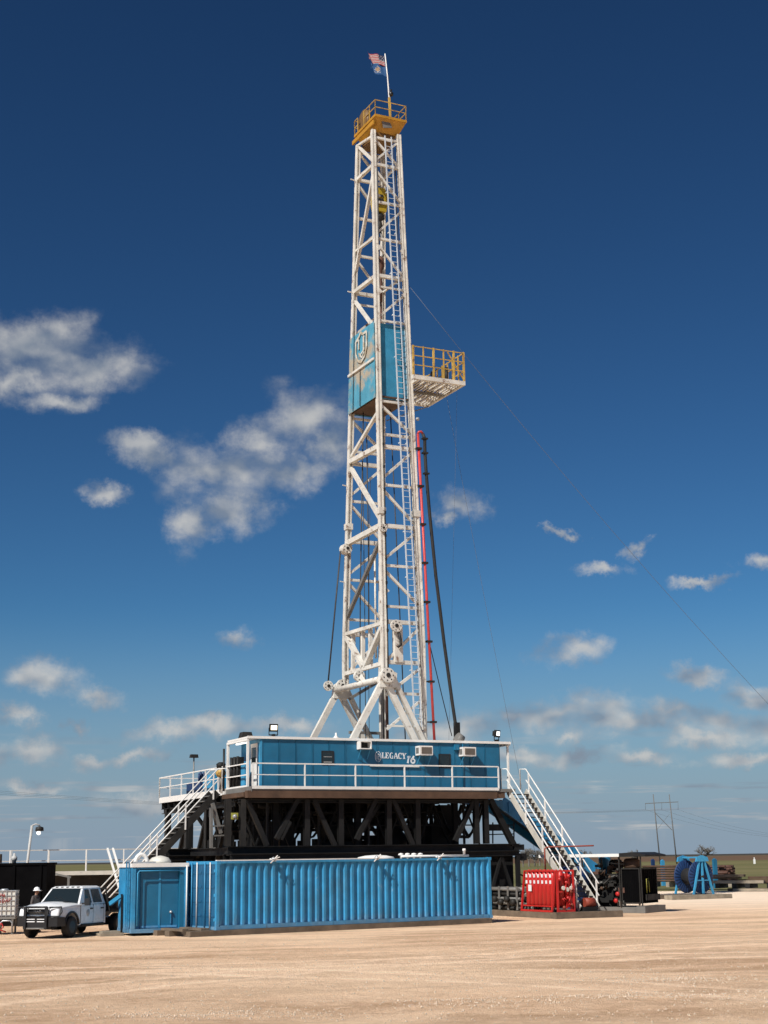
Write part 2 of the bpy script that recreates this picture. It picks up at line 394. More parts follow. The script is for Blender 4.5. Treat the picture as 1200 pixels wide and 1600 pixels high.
# ------------------------------------------------------------------ ground
def ground_mats():
    m = bpy.data.materials.new('caliche'); m.use_nodes = True; b = NB(m.node_tree); pb = m.node_tree.nodes['Principled BSDF']
    geo = b.n('ShaderNodeNewGeometry'); pos = geo.outputs['Position']
    rot = b.n('ShaderNodeVectorRotate'); rot.rotation_type = 'Z_AXIS'; b.link(pos, rot.inputs['Vector']); rot.inputs['Angle'].default_value = R(-7)
    wob = b.vm('MULTIPLY_ADD', b.noise(pos, 0.12, 3, out='Color'), (0, 7.0, 0), rot.outputs[0])
    st = b.noise(b.vm('MULTIPLY', wob, (0.10, 0.42, 1)), 1.0, 10, 0.74)
    big = b.noise(b.vm('MULTIPLY', pos, (0.6, 1.2, 1)), 0.13, 6, 0.6, 0.8)
    fine = b.noise(b.vm('MULTIPLY', pos, (0.8, 1, 1)), 2.4, 10, 0.78)
    grit = b.noise(pos, 9.0, 5, 0.8)
    c = b.mix(b.mr(st, 0.41, 0.59), c4((0.35, 0.225, 0.145)), c4((0.64, 0.465, 0.33)))
    c = b.mix(b.mr(big, 0.40, 0.60, 0.55, 0.0), c, c4((0.64, 0.48, 0.345)))
    c = b.mix(b.mr(big, 0.52, 0.66, 0, 0.45), c, c4((0.41, 0.275, 0.185)))
    c = b.mix(b.mr(fine, 0.52, 0.72, 0, 0.6), c, c4((0.74, 0.58, 0.44)))
    c = b.mix(b.mr(fine, 0.46, 0.28, 0, 0.6), c, c4((0.34, 0.22, 0.145)))
    c = b.mix(b.mr(grit, 0.56, 0.72, 0, 0.5), c, c4((0.78, 0.64, 0.50)))
    c = b.mix(b.mr(grit, 0.42, 0.28, 0, 0.45), c, c4((0.33, 0.22, 0.15)))
    # curved tyre tracks
    sp = b.n('ShaderNodeSeparateXYZ'); b.link(pos, sp.inputs[0])
    for (cx, cy, r0, wd) in ((-14, 12, 26.5, 0.3), (-14, 12, 28.3, 0.3), (10, -22, 62.0, 0.32), (10, -22, 63.9, 0.32), (30, 5, 45.0, 0.3), (30, 5, 46.8, 0.3)):
        ln = b.vm('LENGTH', b.vm('MULTIPLY', b.vm('SUBTRACT', pos, (cx, cy, 0)), (1, 1, 0)))
        ln = b.m('ADD', ln, b.m('MULTIPLY', b.noise(pos, 0.35, 3), 0.8))
        k = b.mr(b.m('ABSOLUTE', b.m('SUBTRACT', ln, r0 + 0.4)), 0.0, wd * 1.3, 0.75, 0.0, True)
        k = b.m('MULTIPLY', k, b.mr(fine, 0.30, 0.55))
        c = b.mix(k, c, c4((0.74, 0.57, 0.43)))
    # pale, freshly spread strip beside the equipment on the far side
    far = b.m('MULTIPLY', b.mr(sp.outputs[1], 68, 88), b.mr(sp.outputs[0], 4, 12))
    c = b.mix(b.m('MULTIPLY', far, 0.75), c, c4((0.68, 0.57, 0.46)))
    hs = b.n('ShaderNodeHueSaturation'); b.link(c, hs.inputs['Color']); hs.inputs['Saturation'].default_value = 1.10; hs.inputs['Value'].default_value = 1.52
    b.link(hs.outputs[0], pb.inputs['Base Color']); pb.inputs['Roughness'].default_value = 0.95; pb.inputs['Specular IOR Level'].default_value = 0.15
    bn = b.n('ShaderNodeBump'); bn.inputs['Strength'].default_value = 1.0; bn.inputs['Distance'].default_value = 0.16
    b.link(b.m('ADD', b.m('ADD', fine, b.m('MULTIPLY', grit, 0.25)), b.m('MULTIPLY', st, 0.5)), bn.inputs['Height']); b.link(bn.outputs[0], pb.inputs['Normal'])
    f = bpy.data.materials.new('field'); f.use_nodes = True; b = NB(f.node_tree); pb = f.node_tree.nodes['Principled BSDF']
    geo = b.n('ShaderNodeNewGeometry'); pos = geo.outputs['Position']
    sp = b.n('ShaderNodeSeparateXYZ'); b.link(pos, sp.inputs[0])
    n1 = b.noise(b.vm('MULTIPLY', pos, (0.006, 0.03, 1)), 1.0, 8, 0.65)
    n2 = b.noise(pos, 0.5, 8, 0.7)
    c = b.mix(b.mr(n1, 0.38, 0.62), c4((0.10, 0.105, 0.04)), c4((0.17, 0.15, 0.07)))
    c = b.mix(b.mr(n2, 0.45, 0.7, 0, 0.6), c, c4((0.19, 0.155, 0.09)))
    # ploughed strip further out, then scrub to the horizon
    yy = b.m('ADD', sp.outputs[1], b.m('MULTIPLY', n1, 120.0))
    k = b.m('MULTIPLY', b.mr(yy, 640, 760), b.mr(yy, 2600, 1800))
    k = b.m('MULTIPLY', k, b.mr(sp.outputs[0], -120, -20))
    c = b.mix(b.m('MULTIPLY', k, 0.9), c, c4((0.125, 0.075, 0.05)))
    c = b.mix(b.mr(yy, 1900, 2600), c, c4((0.055, 0.05, 0.045)))
    b.link(c, pb.inputs['Base Color']); pb.inputs['Roughness'].default_value = 1.0; pb.inputs['Specular IOR Level'].default_value = 0.05
    return m, f
CALICHE, FIELD = ground_mats()
mb = M(); mb.add([(-9000, -3000, -0.25), (9000, -3000, -0.25), (9000, 12000, -0.25), (-9000, 12000, -0.25)], [(0, 1, 2, 3)])
fo = bpy.data.objects.new('field', meshdata('field', mb, FIELD)); COL.objects.link(fo); fo['kind'] = 'structure'; fo['label'] = 'flat green and brown prairie running out to the horizon'
def hsh(i, j, k=0):
    random.seed(i * 7349 + j * 9151 + k * 131); return random.random()
from mathutils import noise as mnoise
def pad_h(x, y):
    if y < 20 or y > 60: return 0.0
    e = min(1, (y - 20) / 6, (60 - y) / 14) if y < 60 else 0
    e = max(0, e) * max(0.0, min(1.0, (55.5 - y + (x + 4) * 0.55 * (1 if x > -4 else 0)) / 6))
    h = mnoise.fractal(Vector((x * 0.10, y * 0.35, 1.7)), 1.0, 2.0, 5) * 0.045 + mnoise.fractal(Vector((x * 0.8, y * 0.9, 4.2)), 0.8, 2.1, 4) * 0.022
    d = math.hypot((x - 2.2) / 3.6, (y - 28.9) / 0.9)
    if d < 1.6: h += 0.07 * max(0, 1 - d / 1.6) * (0.4 + mnoise.noise(Vector((x * 3.1, y * 3.3, 0))))
    return h * e
mb = M()
xs = [-400, -200, -100, -60, -40, -30] + [-22 + i * 0.16 for i in range(int(44 / 0.16) + 1)] + [30, 45, 70, 120, 220, 400]
ys = [-150, -60, 0, 14] + [20 + i * 0.13 for i in range(int(38 / 0.13) + 1)] + [60, 70, 85, 100, 112]
for y in ys:
    for x in xs: mb.v.append(Vector((x, y + (2.5 * mnoise.noise(Vector((x * 0.05, 0, 0))) if y > 105 else 0), pad_h(x, y))))
nx = len(xs)
for j in range(len(ys) - 1):
    for i in range(nx - 1):
        mb.f.append([j * nx + i, j * nx + i + 1, (j + 1) * nx + i + 1, (j + 1) * nx + i]); mb.sm.append(True); mb.mi.append(0)
po = bpy.data.objects.new('caliche_pad', meshdata('caliche_pad', mb, CALICHE)); COL.objects.link(po); po['kind'] = 'structure'; po['label'] = 'wide pad of packed tan caliche dirt with tyre tracks'
# loose stones and clods
mb = M(); random.seed(11)
PEB = mat('pebbles', (0.62, 0.48, 0.36), 0.95, var=0.3, vscale=4)
for i in range(9000):
    y = 21 + 35 * random.random() ** 1.3; x = random.uniform(-0.29, 0.29) * y
    if random.random() < 0.25:
        cx, cy = random.choice(((1.8, 28.8), (4.5, 29.5), (-3.0, 27.2), (6.0, 33.5))); x = random.gauss(cx, 1.0); y = random.gauss(cy, 0.5)
    r = random.choice((0.010, 0.013, 0.016, 0.024)) * random.uniform(0.7, 1.4)
    z = pad_h(x, y)
    if y > 52: continue
    p = [Vector((x + r * random.uniform(.7, 1.3), y, z)), Vector((x - r * .5, y + r, z)), Vector((x - r * random.uniform(.5, 1), y - r * .7, z)), Vector((x + r * .2, y - r, z + r * .3)), Vector((x, y, z + r * random.uniform(.7, 1.2)))]
    mb.add(p, [(0, 1, 4), (1, 2, 4), (2, 3, 4), (3, 0, 4)])
o = bpy.data.objects.new('loose_stones', meshdata('loose_stones', mb, PEB)); COL.objects.link(o); tag(o, 'small pale stones and clods strewn over the dirt', 'gravel', kind='stuff')

# ------------------------------------------------------------------ rig floor
ZF = 5.7; FU = 12.3; FV = 14.5
def rail_run(par, pts, z0, mats=RAILW, h=1.07, sp=1.55, r=0.028, mid=True, posts=True, kick=0.0):
    """handrail along a polyline: top rail, mid rail, posts as parts"""
    for a, b in zip(pts[:-1], pts[1:]):
        a = Vector((a[0], a[1], z0)); b = Vector((b[0], b[1], z0)); L = (b - a).length; n = max(1, round(L / sp))
        up = Vector((0, 0, 1))
        part(par, 'top_rail', M().beam(a + up * h, b + up * h, 0.06, 0.055), mats)
        if mid: part(par, 'mid_rail', M().beam(a + up * h * 0.52, b + up * h * 0.52, 0.045, 0.04), mats)
        if kick: part(par, 'kick_plate', M().beam(a + up * kick / 2, b + up * kick / 2, 0.012, kick), mats)
        if posts:
            for i in range(n + 1):
                p = lerp(a, b, i / n); part(par, 'rail_post', M().beam(p, p + up * h * 0.985, 0.058, 0.058), mats)
rf = thing('rig_floor', 'raised steel rig floor with white handrails carrying the blue doghouse', 'platform', (FU / 2, FV / 2, ZF))
part(rf, 'floor_plate', M().box((0.02, 0.02, ZF - 0.14), (FU + 0.9, 3.3, ZF - 0.001)).box((0.3, 3.302, ZF - 0.14), (FU + 0.4, FV, ZF)), GREYST)
part(rf, 'edge_channel', M().box((0, -0.03, ZF - 0.08), (FU, 0.018, ZF + 0.05)), RAILW)
part(rf, 'edge_channel', M().box((-0.03, -0.03, ZF - 0.2), (-0.002, 3.3, ZF + 0.03)), GREYST)
part(rf, 'edge_channel', M().box((0.27, 3.31, ZF - 0.16), (0.298, FV, ZF + 0.12)), WHITE)
part(rf, 'timber_fascia', M().box((-0.2, -0.01, ZF - 0.46), (FU - 0.1, 0.34, ZF - 0.152)), BROWNST)
part(rf, 'timber_fascia', M().box((FU - 0.09, 0.05, ZF - 0.42), (FU + 0.35, 0.5, ZF - 0.152)), BROWNST)
part(rf, 'timber_fascia', M().box((-0.25, 0.36, ZF - 0.4), (0.05, 3.2, ZF - 0.205)), BROWNST)
for i in range(14):
    v = 0.9 + i * 1.02
    part(rf, 'floor_beam', M().hbeam((0.32, v, ZF - 0.32), (FU - 0.1, v, ZF - 0.32), 0.22, 0.34), BLACKST)
rail_run(rf, [(0.03, 0.0), (FU, 0.0)], ZF + 0.0, sp=2.46, h=1.02)
rail_run(rf, [(0.284, 3.4), (0.284, FV)], ZF + 0.08, sp=1.9, h=1.05)
rail_run(rf, [(0.284, FV), (4.5, FV)], ZF + 0.08, sp=1.9, h=1.05)
rail_run(rf, [(FU + 0.4, 3.4), (FU + 0.4, FV)], ZF, sp=1.9, h=1.05)

# ------------------------------------------------------------------ doghouse
V0, V1 = 0.7, 3.2; ZR = 7.93
U0 = P(409, 1190, v=V0).x; U1 = P(780.5, 1190, v=V0).x; UP1 = P(797, 1165, v=V0).x
dh = thing('doghouse', 'long blue steel doghouse with air conditioners and white lettering on the rig floor', 'cabin', (6, 2, ZF))
NP = 15
pw = (U1 - U0) / NP
wins = [(P(502, 1173, v=V0), P(521.5, 1195, v=V0)), (P(685, 1178, v=V0), P(704, 1200, v=V0))]
for i in range(NP):
    a = U0 + i * pw; b_ = a + pw
    mbx = M()
    # shallow pan panel with folded edges: flat sheet and two standing lips
    mbx.box((a + 0.012, V0, ZF + 0.02), (b_ - 0.012, V0 + 0.04, ZR - 0.08))
    mbx.box((a + 0.004, V0 - 0.022, ZF + 0.02), (a + 0.034, V0 - 0.0, ZR - 0.08))
    part(dh, 'wall_panel', mbx, DBLUE)
part(dh, 'corner_post', M().box((U0 - 0.1, V0 - 0.03, ZF + 0.01), (U0 + 0.003, V0 + 0.07, ZR - 0.075)), LBLUE)
part(dh, 'end_wall', M().box((U0 - 0.05, V0 + 0.075, ZF + 0.01), (U0 + 0.01, V1, ZR - 0.08)), CBLUE)
part(dh, 'end_wall', M().box((U1 - 0.005, V0 + 0.045, ZF + 0.01), (U1 + 0.05, V1, ZR - 0.08)), DBLUE)
part(dh, 'back_wall', M().box((U0 + 0.012, V1 - 0.06, ZF + 0.01), (U1 - 0.01, V1 - 0.005, ZR - 0.08)), DBLUE)
part(dh, 'roof', M().box((0.02, V0 - 0.06, ZR - 0.075), (UP1, V1 + 0.06, ZR)), WHITE)
part(dh, 'roof_edge', M().box((0.0, V0 - 0.085, ZR - 0.09), (UP1, V0 - 0.063, ZR + 0.02)), WHITE)
for k, (a, b_) in enumerate(wins):
    w = part(dh, 'window', M().box((a.x, V0 - 0.03, b_.z), (b_.x, V0 - 0.003, a.z)), TBLACK)
    part(w, 'pane', M().box((a.x + 0.06, V0 - 0.036, b_.z + 0.06), (b_.x - 0.06, V0 - 0.031, a.z - 0.06)), GLASS)
    if k == 0:
        part(w, 'blind_slat', M().box((a.x + 0.1, V0 - 0.042, b_.z + 0.10), (b_.x - 0.1, V0 - 0.037, b_.z + 0.13)), GREYRAIL)
        part(w, 'blind_slat', M().box((a.x + 0.1, V0 - 0.042, b_.z + 0.34), (b_.x - 0.1, V0 - 0.037, b_.z + 0.36)), GREYRAIL)
# window air conditioners on brackets
def aircon(px0, px1, py0, py1, front=0.45, empty=False):
    a = P(px0, py0, v=V0 - front); b_ = P(px1, py1, v=V0 - front)
    vf = V0 - front
    body = M()
    if empty:
        t = 0.04
        body.box((a.x, vf, a.z - t), (b_.x, V0 - 0.024, a.z)).box((a.x, vf, b_.z), (b_.x, V0 - 0.024, b_.z + t))
        body.box((a.x, vf, b_.z + t), (a.x + t, V0 - 0.024, a.z - t)).box((b_.x - t, vf, b_.z + t), (b_.x, V0 - 0.024, a.z - t))
    else: body.box((a.x, vf, b_.z), (b_.x, V0 - 0.024, a.z))
    o = part(dh, 'air_conditioner', body, WHITE, label='empty white sleeve for an air conditioner' if empty else 'white boxy air conditioner with brown grille')
    if not empty:
        part(o, 'grille', M().box((a.x + 0.10, vf - 0.012, b_.z + 0.06), (b_.x - 0.06, vf - 0.002, a.z - 0.06)), SHEAVE)
        n = 7
        for i in range(n):
            z = b_.z + 0.08 + (a.z - b_.z - 0.16) * i / (n - 1)
            part(o, 'grille_slat', M().box((a.x + 0.11, vf - 0.022, z - 0.012), (b_.x - 0.07, vf - 0.0125, z + 0.012)), GREYST)
        part(o, 'side_louvre', M().box((a.x - 0.008, vf + 0.08, b_.z + 0.08), (a.x - 0.001, V0 - 0.1, a.z - 0.08)), GREYST)
    else:
        part(o, 'dark_back', M().box((a.x + 0.045, V0 - 0.05, b_.z + 0.045), (b_.x - 0.045, V0 - 0.03, a.z - 0.045)), BLACKHOLE)
    for x in (a.x + 0.06, b_.x - 0.06):
        part(o, 'bracket', M().beam((x, vf + 0.05, b_.z - 0.015), (x, V0 - 0.03, b_.z - 0.42), 0.03), LBLUE)
aircon(563, 581, 1157.5, 1170.5, 0.42, True)
aircon(655.5, 676.5, 1165, 1180, 0.46)
aircon(723.5, 744, 1167, 1181.5, 0.46)
# lettering: serif capitals built from strokes, then the slanted number and the oval badge
def letters():
    A = M(); y0 = V0 - 0.008
    pa = P(595.5, 1184, v=V0); pb2 = P(634.5, 1184, v=V0); H = P(600, 1176, v=V0).z - P(600, 1185, v=V0).z
    z0 = P(597, 1184.6, v=V0).z; u = pa.x; W = (pb2.x - pa.x)
    sl_ = (P(635, 1186, v=V0).z - P(597, 1184.6, v=V0).z) / W
    TH = 0.052; tn = 0.024
    def st(x0, y0_, x1, y1, t):
        mb_.beam((u + x0, y0, z0 + y0_), (u + x1, y0, z0 + y1), t, 0.012, up=(0, 1, 0))
    ws = W / 6.0; mb_ = A
    def ser(x, y, w=0.09): st(x - w / 2, y, x + w / 2, y, 0.022)
    o = 0.03  # L
    st(o + .05, 0, o + .05, H, TH); st(o, .01, o + ws * .8, .01, tn); st(o + ws * .8, 0, o + ws * .8, H * .33, tn); ser(o + .05, H - .01)
    o = ws  # E
    st(o + .05, 0, o + .05, H, TH); st(o, .01, o + ws * .78, .01, tn); st(o, H - .01, o + ws * .76, H - .01, tn); st(o + .05, H * .53, o + ws * .55, H * .53, tn)
    st(o + ws * .78, 0, o + ws * .78, H * .3, tn); st(o + ws * .76, H * .75, o + ws * .76, H, tn); st(o + ws * .55, H * .4, o + ws * .55, H * .66, tn)
    def arc(cx, cy, rx, ry, a0, a1, n=9):
        pts = [(cx + rx * math.cos(R(a0 + (a1 - a0) * i / n)), cy + ry * math.sin(R(a0 + (a1 - a0) * i / n)), a0 + (a1 - a0) * (i + .5) / n) for i in range(n + 1)]
        for p, q in zip(pts[:-1], pts[1:]): st(p[0], p[1], q[0], q[1], tn + (TH - tn) * abs(math.cos(R(p[2]))) ** 1.5)
    o = 2 * ws + .02; arc(o + ws * .42, H * .5, ws * .38, H * .5, 50, 310); st(o + ws * .72, 0, o + ws * .72, H * .42, TH * .9); ser(o + ws * .7, H * .44, .1)
    o = 3 * ws + .02; st(o, 0, o + ws * .42, H, tn); st(o + ws * .42, H, o + ws * .84, 0, TH); st(o + ws * .2, H * .33, o + ws * .66, H * .33, tn); ser(o, .01); ser(o + ws * .85, .01, .11)
    o = 4 * ws + .03; arc(o + ws * .42, H * .5, ws * .38, H * .5, 48, 312); st(o + ws * .7, H * .66, o + ws * .7, H, tn)
    o = 5 * ws + .02; st(o + ws * .05, H, o + ws * .42, H * .45, TH); st(o + ws * .8, H, o + ws * .42, H * .45, tn); st(o + ws * .42, 0, o + ws * .42, H * .47, TH); ser(o + ws * .06, H - .01, .11); ser(o + ws * .8, H - .01, .09); ser(o + ws * .42, .01, .12)
    # underline
    pass
    for v_ in A.v: v_.z += sl_ * (v_.x - u)
    part(dh, 'lettering', A, LETTER, label='white serif lettering LEGACY')
    B = M(); mb_ = B
    u = P(636, 1190, v=V0).x; z0 = P(640, 1192.5, v=V0).z; H = P(640, 1181, v=V0).z - z0; TH = 0.075; tn = 0.075
    st(.03, 0, .13, H, .09); st(.13, H, .02, H * .8, .05)
    arc(.30, H * .3, .095, H * .28, 0, 360, 14); st(.22, H * .42, .36, H * .97, .08)
    part(dh, 'lettering', B, LETTER, label='white slanted number 16')
    C = M(); c = P(590.7, 1182.3, v=V0); rx = 0.145; rz = 0.235
    ring = [(math.cos(R(t)), math.sin(R(t))) for t in range(0, 360, 18)]
    for p, q in zip(ring, ring[1:] + ring[:1]): C.beam((c.x + p[0] * rx, y0, c.z + p[1] * rz), (c.x + q[0] * rx, y0, c.z + q[1] * rz), 0.022, 0.012, up=(0, 1, 0))
    for (x0_, z0_, x1, z1) in ((-.07, .1, .06, .1), (-.06, .1, -.06, -.12), (.055, .1, .055, -.02), (-.06, .0, .055, .0), (-.02, -.03, .06, -.13), (-.05, -.15, .04, -.15), (0, .16, 0, .11)):
        C.beam((c.x + x0_, y0, c.z + z0_), (c.x + x1, y0, c.z + z1), 0.024, 0.012, up=(0, 1, 0))
    part(dh, 'badge', C, LETTER, label='white oval shield badge')
    part(dh, 'rail_bar', M().beam(P(578, 1196.5, v=V0 - 0.05), P(655, 1198, v=V0 - 0.05), 0.05, 0.05), RAILW)
letters()
# left porch: white frame, rails, door, fluorescent tube, black locker
pf = M()
for v in (V0 + 0.0, V1 + 0.1): pf.beam((0.06, v, ZF), (0.06, v, ZR - 0.08), 0.1)
for k, v in enumerate((V0 + 0.0, V1 + 0.1)): part(dh, 'porch_post', M().beam((0.06, v, ZF), (0.06, v, ZR - 0.09), 0.1), WHITE)
part(dh, 'porch_beam', M().box((0.0, V0 - 0.06, ZR - 0.19), (0.1, V1 + 0.14, ZR - 0.092)), WHITE)
for z in (ZF + 0.06, ZF + 0.56, ZF + 1.05):
    part(dh, 'porch_rail', M().beam((0.03, V0 + 0.06, z), (0.03, V1 + 0.05, z), 0.05, 0.09 if z < ZF + .1 else 0.05), WHITE)
dd = part(dh, 'door', M().box((U0 - 0.085, V0 + 0.35, ZF + 0.03), (U0 - 0.052, V0 + 1.2, ZF + 1.98)), WHITE)
part(dd, 'pane', M().box((U0 - 0.095, V0 + 0.5, ZF + 1.1), (U0 - 0.086, V0 + 1.05, ZF + 1.8)), GLASS)
part(dh, 'notice_board', M().box((U0 - 0.07, V0 + 0.1, ZF + 0.05), (U0 - 0.054, V0 + 0.3, ZF + 0.95)), WHITE)
part(dh, 'tube_lamp', M().beam((0.3, V0 + 0.9, ZR - 0.2), (0.3, V0 + 2.1, ZR - 0.2), 0.1, 0.06), LAMPON)
part(dh, 'porch_panel', M().box((0.16, V0 + 0.65, ZF + 0.02), (0.36, V0 + 1.15, ZF + 1.05)), LBLUE)
lk = thing('storage_locker', 'tall black storage locker inside the white porch of the doghouse', 'locker', (0.2, 2.6, ZF))
part(lk, 'cabinet', M().box((0.12, 1.95, ZF + 0.01), (0.34, 3.1, ZF + 1.42)), BLACKST)
for i in range(3): part(lk, 'rib', M().tube((0.1, 2.1 + i * 0.42, ZF + 0.03), (0.1, 2.1 + i * 0.42, ZF + 1.45), 0.07, 8), BLACKST)
# right porch post
part(dh, 'porch_post', M().beam((UP1 - 0.06, V0 + 0.15, ZF), (UP1 - 0.06, V0 + 0.15, ZR - 0.08), 0.085), WHITE)
part(dh, 'porch_beam', M().box((UP1 - 0.11, V0 - 0.04, ZR - 0.16), (UP1 - 0.02, V1 + 0.2, ZR - 0.08)), WHITE)
part(dh, 'roof_vent', M().prism([(-.28, 0), (.28, 0), (.2, .27), (-.2, .27)], (0.35, 1.55, ZR + 0.003), (1, 0, 0), (0, 0, 1), (0, .45, 0)), DARKST)
part(dh, 'roof_vent', M().tube(P(721, 1158, v=1.7), P(713, 1152, v=1.7), 0.27, 14), GREYST)
q = P(525, 1153, v=1.6); part(dh, 'roof_vent', M().lathe([(0.12, 0), (0.14, .1), (0.05, .2), (.05, .3), (.02, .34)], (q.x, 1.6, ZR), n=10), WHITE)
# wall light
for px in (722,):
    q = P(px, 1168, v=V0); part(dh, 'conduit', M().path([(q.x, V0 - 0.05, ZR - .1), (q.x, V0 - 0.05, ZF + .1)], 0.025), DBLUE)
    part(dh, 'junction_box', M().cbox((P(712, 1171, v=V0).x, V0 - 0.075, q.z), (0.22, 0.14, 0.26)), DBLUE)
# floodlights on the roof
def floodlight(label, p, yaw, lit):
    t = thing('flood_light', label, 'floodlight', p)
    b0 = Vector(p); d = Vector((math.sin(yaw), -math.cos(yaw), -0.12)).normalized(); s = d.cross(Vector((0, 0, 1))).normalized(); up = s.cross(d)
    c = b0 + Vector((0, 0, 0.42))
    part(t, 'bracket', M().beam(b0, b0 + Vector((0, 0, .14)), 0.2, 0.1).beam(b0 + Vector((0, 0, .1)) - s * .2, b0 + Vector((0, 0, .1)) + s * .2, 0.05).beam(b0 + Vector((0, 0, .1)) - s * .2, c - s * .2, .03).beam(b0 + Vector((0, 0, .1)) + s * .2, c + s * .2, .03), BLACKST)
    hs = M()
    hs.prism([(-.19, -.17), (.19, -.17), (.19, .17), (-.19, .17)], c + d * 0.1, s, up, -d * 0.12)
    hs.prism([(-.13, -.12), (.13, -.12), (.13, .12), (-.13, .12)], c - d * 0.022, s, up, -d * 0.12)
    part(t, 'housing', hs, BLACKST)
    part(t, 'lens', M().prism([(-.14, -.09), (.14, -.09), (.14, .11), (-.14, .11)], c + d * 0.102, s, up, d * 0.006), lit)
floodlight('black floodlight glowing warm on the roof above the dark window', (P(427, 1152, v=V0 + 0.2).x, V0 + 0.2, ZR + 0.003), R(-4), LAMPWARM)
floodlight('black floodlight glowing white at the stair end of the roof', (P(776, 1161, v=V0 + 0.3).x, V0 + 0.3, ZR + 0.003), R(28), LAMPON)

# ------------------------------------------------------------------ substructure
sb = thing('substructure', 'black steel trestle substructure carrying the rig floor', 'trestle', (6, 7, 0))
ZB = 3.2; VS = 0.55
def col(px, v, w=0.26, m=BLACKST, z0=None, z1=ZF - 0.5):
    u = P(px, 1290, v=v).x
    part(sb, 'column', M().hbeam((u, v, ZB if z0 is None else z0), (u, v, z1), w, w, up=(0, 1, 0), t=0.035), m); return u
for px in (356, 379, 479, 532, 607, 652, 744, 759): col(px, VS, 0.24, DARKST if px < 400 else BLACKST)
for px in (430, 558, 711): col(px, VS + 1.1, 0.24, BLACKST)
def diag(x0, y0, x1, y1, v=VS, w=0.2, m=BLACKST):
    part(sb, 'brace', M().beam(P(x0, y0, v=v), P(x1, y1, v=v), w, w, up=(0, 1, 0)), m)
for a in ((386, 1250, 417, 1321), (466, 1247, 432, 1311), (490, 1250, 523, 1321), (588, 1247, 557, 1312), (614, 1250, 645, 1320), (742, 1247, 711, 1314)): diag(*a)
diag(766, 1250, 802, 1320, w=0.26)
diag(454, 1284, 440, 1312, v=VS - 0.1, w=0.1); diag(596, 1250, 566, 1300, v=VS + 0.4, w=0.14)
part(sb, 'sill_beam', M().hbeam((-0.9, VS, ZB - 0.2), (13.6, VS, ZB - 0.2), 0.3, 0.38), BLACKST)
part(sb, 'head_beam', M().hbeam((-0.4, VS + 0.02, ZF - 0.58), (FU - 0.2, VS + 0.02, ZF - 0.58), 0.26, 0.14), BLACKST)
# far side trestle
for k in range(9):
    u = 0.3 + k * 1.5
    part(sb, 'column', M().hbeam((u, 9.4, ZB), (u, 9.4, ZF - 0.5), 0.26, 0.26, up=(0, 1, 0), t=0.035), BLACKST)
    part(sb, 'brace', M().beam((u, 9.4, ZB if k % 2 else ZF - 0.5), (u + 1.5, 9.4, ZF - 0.5 if k % 2 else ZB), 0.16, up=(0, 1, 0)), BLACKST)
part(sb, 'sill_beam', M().hbeam((-0.9, 9.4, ZB - 0.2), (13.4, 9.4, ZB - 0.2), 0.3, 0.38), BLACKST)
part(sb, 'head_beam', M().hbeam((0.2, 9.4, ZF - 0.6), (13.4, 9.4, ZF - 0.6), 0.26, 0.2), BLACKST)
for u in (0.3, 4.2, 8.2, 12.6):
    part(sb, 'cross_beam', M().hbeam((u, VS + 0.16, ZB - 0.2), (u, 9.24, ZB - 0.2), 0.24, 0.34), BLACKST)
# lower boxes standing on the ground, near and far
for v0 in (VS - 0.35, 9.0):
    for z in (0.12, ZB - 0.55):
        part(sb, 'box_rail', M().hbeam((-0.9, v0, z + 0.1), (13.4, v0, z + 0.1), 0.2, 0.24), BLACKST)
        part(sb, 'box_rail', M().hbeam((-0.9, v0 + 0.9, z + 0.1), (13.4, v0 + 0.9, z + 0.1), 0.2, 0.24), BLACKST)
    n = 9
    for i in range(n):
        u = -0.8 + i * (14.1 / (n - 1))
        part(sb, 'column', M().beam((u, v0, 0.34), (u, v0, ZB - 0.58), 0.18), BLACKST)
        if i < n - 1:
            u2 = u + 14.1 / (n - 1)
            part(sb, 'brace', M().beam((u + .1, v0, 0.4), ((u + u2) / 2, v0, ZB - 0.6), 0.13, up=(0, 1, 0)), BLACKST)
            part(sb, 'brace', M().beam((u2 - .1, v0, 0.4), ((u + u2) / 2, v0, ZB - 0.6), 0.13, up=(0, 1, 0)), BLACKST)
    part(sb, 'web_plate', M().box((-0.85, v0 + 0.42, 0.35), (13.3, v0 + 0.46, ZB - 0.57)), BLACKST)
part(sb, 'stub_beam', M().beam((13.3, VS + 0.1, ZB - 0.18), (13.85, VS + 0.1, ZB - 0.18), 0.36, 0.26), BLACKST)
part(sb, 'stub_beam', M().beam((13.42, VS - 0.1, ZB - 0.62), (13.85, VS - 0.1, ZB - 0.62), 0.36, 0.32), BLACKST)
part(sb, 'walkway_beam', M().beam(P(760, 1293, v=1.8), P(793, 1293, v=1.8), 0.3, 0.3), BLACKST)
for y in (1290, 1304): part(sb, 'thin_rail', M().beam(P(765, y, v=2.4), P(803, y - 1, v=2.4), 0.05), BLACKST)
for x in (770, 803): part(sb, 'thin_post', M().beam(P(x, 1285, v=2.4), P(x, 1318, v=2.4), 0.05), BLACKST)
